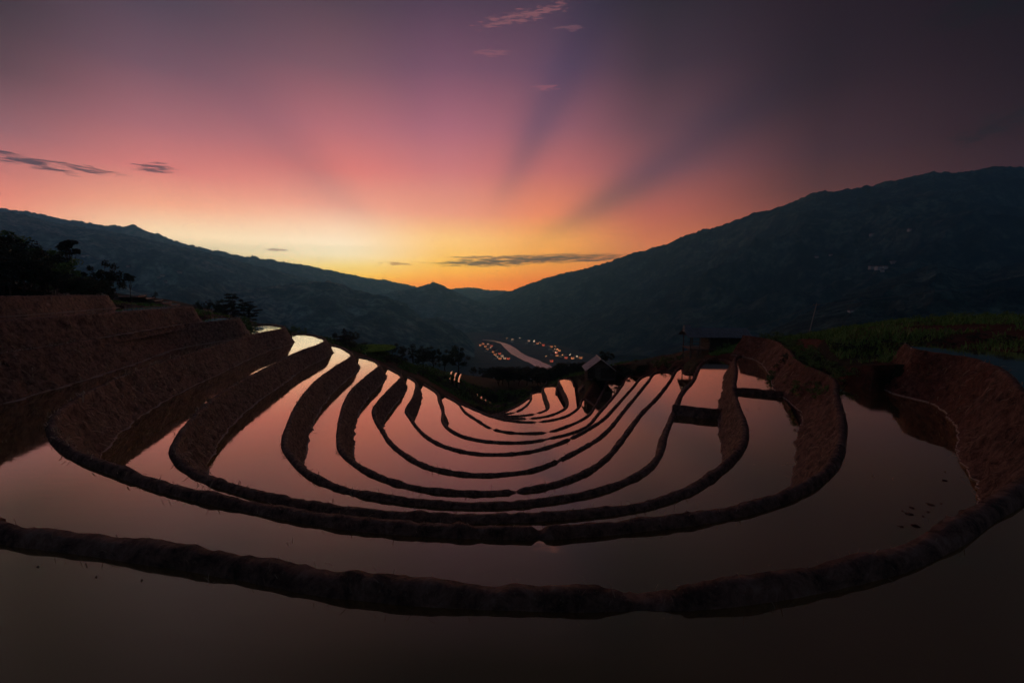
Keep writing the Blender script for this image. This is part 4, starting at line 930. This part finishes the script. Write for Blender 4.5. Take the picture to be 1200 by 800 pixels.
# ------------------------------------------------------------------ power pole and line
def pole(px, base_y, top_y, Y, label, lean=.05):
    x_, y_, _ = at_y(px, base_y, Y); z0 = hz(x_, y_) - .3; zt = at_y(px, top_y, Y)[2]
    e = empty('power_pole', (x_, y_, z0)); h = zt - z0
    MB().bar((0, 0, 0), (h * lean, 0, h), .11, .07, 8).build('post', CONC, e)
    MB().box((h * lean * .96, 0, h * .95), (1.1, .08, .08)).build('crossarm', WOOD, e)
    for q in (-.45, 0, .45): MB().bar((h * lean * .96 + q, 0, h * .955), (h * lean * .96 + q, 0, h * .955 + .16), .035, .03).build('insulator', WALL_P, e)
    tag(e, label, 'pole'); return (x_ + h * lean * .96, y_, z0 + h * .97)
pa = pole(946, 388, 355, 78, 'slim pale power pole standing at the top of the green field', .18)
pb = tuple(at_y(1290, 300, 105)); pc = tuple(at_y(862, 386, 120))
def wire(a, b, sag, label):
    a, b = Vector(a), Vector(b); mb = MB(); pr = a
    for i in range(1, 25):
        t_ = i / 24; q = a.lerp(b, t_) - Vector((0, 0, sag * 4 * t_ * (1 - t_))); mb.bar(pr, q, .02, .02, 4); pr = q
    tag(mb.build('power_line', ROOF_D), label, 'cable')
wire(pa, pb, 1.6, 'thin cable rising from the pale pole towards the dark slope')
wire(pa, pc, .8, 'thin cable running down from the pale pole towards the valley')

# ------------------------------------------------------------------ valley town
def house_kit(win):
    mbw = MB().box((0, 0, 3), (10, 8, 7)); w_ = mesh_data('wall', mbw.v, mbw.f, WALL_P)
    mbr = MB().poly([(-5.6, -4.7, 6.4), (5.6, -4.7, 6.4), (5.6, 0, 8.8), (-5.6, 0, 8.8)], (0, 0, .25)).poly([(-5.6, 4.7, 6.4), (-5.6, 0, 8.8), (5.6, 0, 8.8), (5.6, 4.7, 6.4)], (0, 0, .25)); r_ = mesh_data('roof', mbr.v, mbr.f, CLAY)
    wins = []
    for x_, z_ in ((-3.1, 1.6), (0, 1.6), (3.1, 1.6), (-3.1, 4.8), (3.1, 4.8)):
        q = MB().box((x_, -4.03, z_), (1.5, .1, 1.3)); wins.append(mesh_data('window', q.v, q.f, win))
    return w_, r_, wins
HK = [house_kit(LAMP_O), house_kit(LAMP_W), house_kit(LAMP_R), house_kit(ROOF_D)]
def house(x_, y_, z_, kit, label, group, rz=None, sc=1.0):
    e = empty('house', (x_, y_, z_), rt.uniform(-.5, .5) if rz is None else rz); e.scale = (sc, sc, sc); w_, r_, wins = HK[kit]
    for nm, me in [('wall', w_), ('roof', r_)] + [('window', q) for q in wins]:
        o = bpy.data.objects.new(nm, me); COL.objects.link(o); o.parent = e
    return tag(e, label, 'house', group)
def lamp_kit(m):
    a = MB().bar((0, 0, 0), (0, 0, 9), .12, .08, 6).bar((0, 0, 9), (0, -1.6, 9.5), .07, .06, 5); b = MB()
    b.box((0, -1.7, 9.4), (.7, 1.3, .5)); return mesh_data('post', a.v, a.f, CONC), mesh_data('lamp_head', b.v, b.f, m)
LAMP_B = emit('street_lamp_glow', (1, .42, .15, 1), 22.0); LAMP_Y = emit('street_lamp_pale_glow', (1, .70, .45, 1), 22.0)
LK = [lamp_kit(LAMP_B), lamp_kit(LAMP_Y)]
LEFT_T = [(563, 405), (566, 403.5), (569, 406.5), (572, 404), (574, 408), (576, 406), (577, 411), (578.5, 413), (575, 413), (580, 416), (583, 419), (586, 421), (588, 418), (592, 420.5), (571, 410), (585, 415), (596, 421), (581, 411)]
RIGHT_T = [(594, 398.6), (601, 398.6), (609, 398), (620, 400), (626, 402), (630, 403), (633, 404), (637, 405), (641, 406), (646, 406.8), (650, 408.5), (652, 410), (653.5, 412), (652, 414), (651, 416), (653, 417.4), (650, 412.5), (655, 411.5), (659, 419), (663, 420), (668, 418.5), (671, 420.5), (676, 421), (681, 420), (640, 421), (646, 424)]
for i, (px, py) in enumerate(LEFT_T):
    p = at_z(px, py, ZR)
    house(p[0], p[1], ZR, rt.choice([0, 0, 1, 2]), 'small lit house in the village on the near side of the pale river', 'village houses on the near bank', None, 1.0)
for i, (px, py) in enumerate(RIGHT_T):
    p = at_z(px, py, ZR)
    if i % 2 == 0:
        e = empty('street_lamp', p, rt.uniform(-.4, .4)); k = LK[rt.random() < .4]
        for nm, me in zip(('post', 'lamp_head'), k): o = bpy.data.objects.new(nm, me); COL.objects.link(o); o.parent = e
        tag(e, 'glowing street lamp on the road across the pale river', 'street lamp', 'street lamps across the river')
    else: house(p[0], p[1], ZR, rt.choice([0, 0, 1, 2]), 'small lit house along the lamp lined road across the pale river', 'houses across the river')
for i in range(26):
    q = rt.choice(LEFT_T + RIGHT_T); p = at_z(q[0] + rt.uniform(-7, 7), q[1] + rt.uniform(-2.5, 3), ZR)
    d_ = np.min(np.linalg.norm(rc - np.array(p[:2]), axis=1))
    if d_ > 40: house(p[0], p[1], ZR, 3, 'unlit house among the glowing windows of the valley village', 'unlit village houses')

# farms on the far slopes: stand where the slope meets the line of sight
ho.hide_viewport = True
bpy.context.view_layer.update(); dg = bpy.context.evaluated_depsgraph_get()
def slope_house(px, py, label, group, kit=3, sc=1.0, rz=0.0):
    ok, loc, nrm, _, ob, _ = S.ray_cast(dg, Vector((0, 0, 0)), Vector(ray(px, py)).normalized())
    if ok and loc.y > 300: house(loc.x, loc.y + 2, loc.z - 1.5, kit, label, group, rz, sc)
for px, py, sc in ((1022, 315, 1.3), (1030, 315.5, 1.3), (1037, 315, 1.2), (1047, 308.5, 1.2), (957, 302, 1.0), (974, 299.5, .9), (1022, 276, 1.1), (1067, 270.5, 1.1), (1034, 318, .9), (998, 366, .6)):
    slope_house(px, py, 'pale walled farmhouse on the dark wooded slope above the shed', 'farms on the shaded slope', 3, sc)
for px, py, sc in ((190, 324, .9), (193, 331, .8), (210, 320, .9), (150, 313, .8), (97, 301, .9), (292, 299, 1.0), (247, 303, .8), (186, 326, .7), (102, 300, .7)):
    slope_house(px, py, 'tiny pale farmhouse on the misty slope behind the silver terraces', 'farms on the misty slope', 3, sc)
ho.hide_viewport = False

# ------------------------------------------------------------------ stray stalks standing in the water
def stalks(k, n, seed, label, m=None):
    rng = np.random.default_rng(seed); pl = POLY[k]; lo, hi = pl.min(0), pl.max(0); pts = []
    while len(pts) < n:
        q = np.array([rng.uniform(max(lo[0], -14), min(hi[0], 14)), rng.uniform(max(lo[1], 1.4), min(hi[1], 26))])
        if inside(pl, q[:1], q[1:])[0]:
            for _ in range(rng.integers(1, 5)): pts.append(q + rng.normal(0, .03, 2))
    p = np.column_stack([np.array(pts), np.full(len(pts), -LV[k] - .03)]); n = len(p); rr = np.hypot(p[:, 0], p[:, 1])
    out = rng.normal(0, .45, (n, 3)); out[:, 2] = 1; out /= np.linalg.norm(out, axis=1)[:, None]
    o = blades(p, out, rng.uniform(.05, .14, n), np.clip(.0006 * rr, .0012, .01), STRAW, 'rice_stubble', None, .3, seed)
    tag(o, label, 'stubble')
stalks('A', 26, 71, 'sparse dry rice stalks standing in the outermost dark paddy')
stalks('B', 40, 72, 'sparse dry rice stalks standing in the paddy inside the outermost bund')
stalks('C', 40, 73, 'sparse dry rice stalks standing in the paddy inside the second bund')

# ------------------------------------------------------------------ clods in the shallow water
def clod(px, py, k, r, label, seed):
    p = at_z(px, py, -LV[k]); rng = np.random.default_rng(seed); mb = MB(); n, m = 7, 5
    v = []
    for i in range(m):
        for j in range(n):
            a = 2 * math.pi * j / n; e_ = math.pi / 2 * i / m; q = r * rng.uniform(.75, 1.25)
            v.append((math.cos(a) * math.cos(e_) * q * 1.3, math.sin(a) * math.cos(e_) * q, math.sin(e_) * q * .55 - .02))
    v.append((0, 0, r * .5)); f = [(i * n + j, i * n + (j + 1) % n, (i + 1) * n + (j + 1) % n, (i + 1) * n + j) for i in range(m - 1) for j in range(n)] + [((m - 1) * n + j, (m - 1) * n + (j + 1) % n, m * n) for j in range(n)]
    o = mesh_obj('mud_clod', v, f, MUD); o.location = p; o.rotation_euler = (0, 0, rng.uniform(0, 6))
    tag(o, label, 'mud clod', 'mud clods in the shallow water')
for i, (px, py) in enumerate([(1058, 599), (1069, 595), (1065, 602), (1088, 600), (1090, 591), (1082, 605), (1056, 617), (1073, 616), (1108, 553), (1107, 563), (1103, 590)]):
    clod(px, py, 'B', .04 + .03 * ((i * 7) % 5) / 5, 'small dark mud clod standing in the shallow water below the red bank', i)
for i, (px, py) in enumerate([(10, 516), (96, 650), (45, 664), (113, 676), (166, 680)]):
    clod(px, py, 'B' if py < 600 else 'A', .03, 'stray mud clod poking out of the still water', 40 + i)
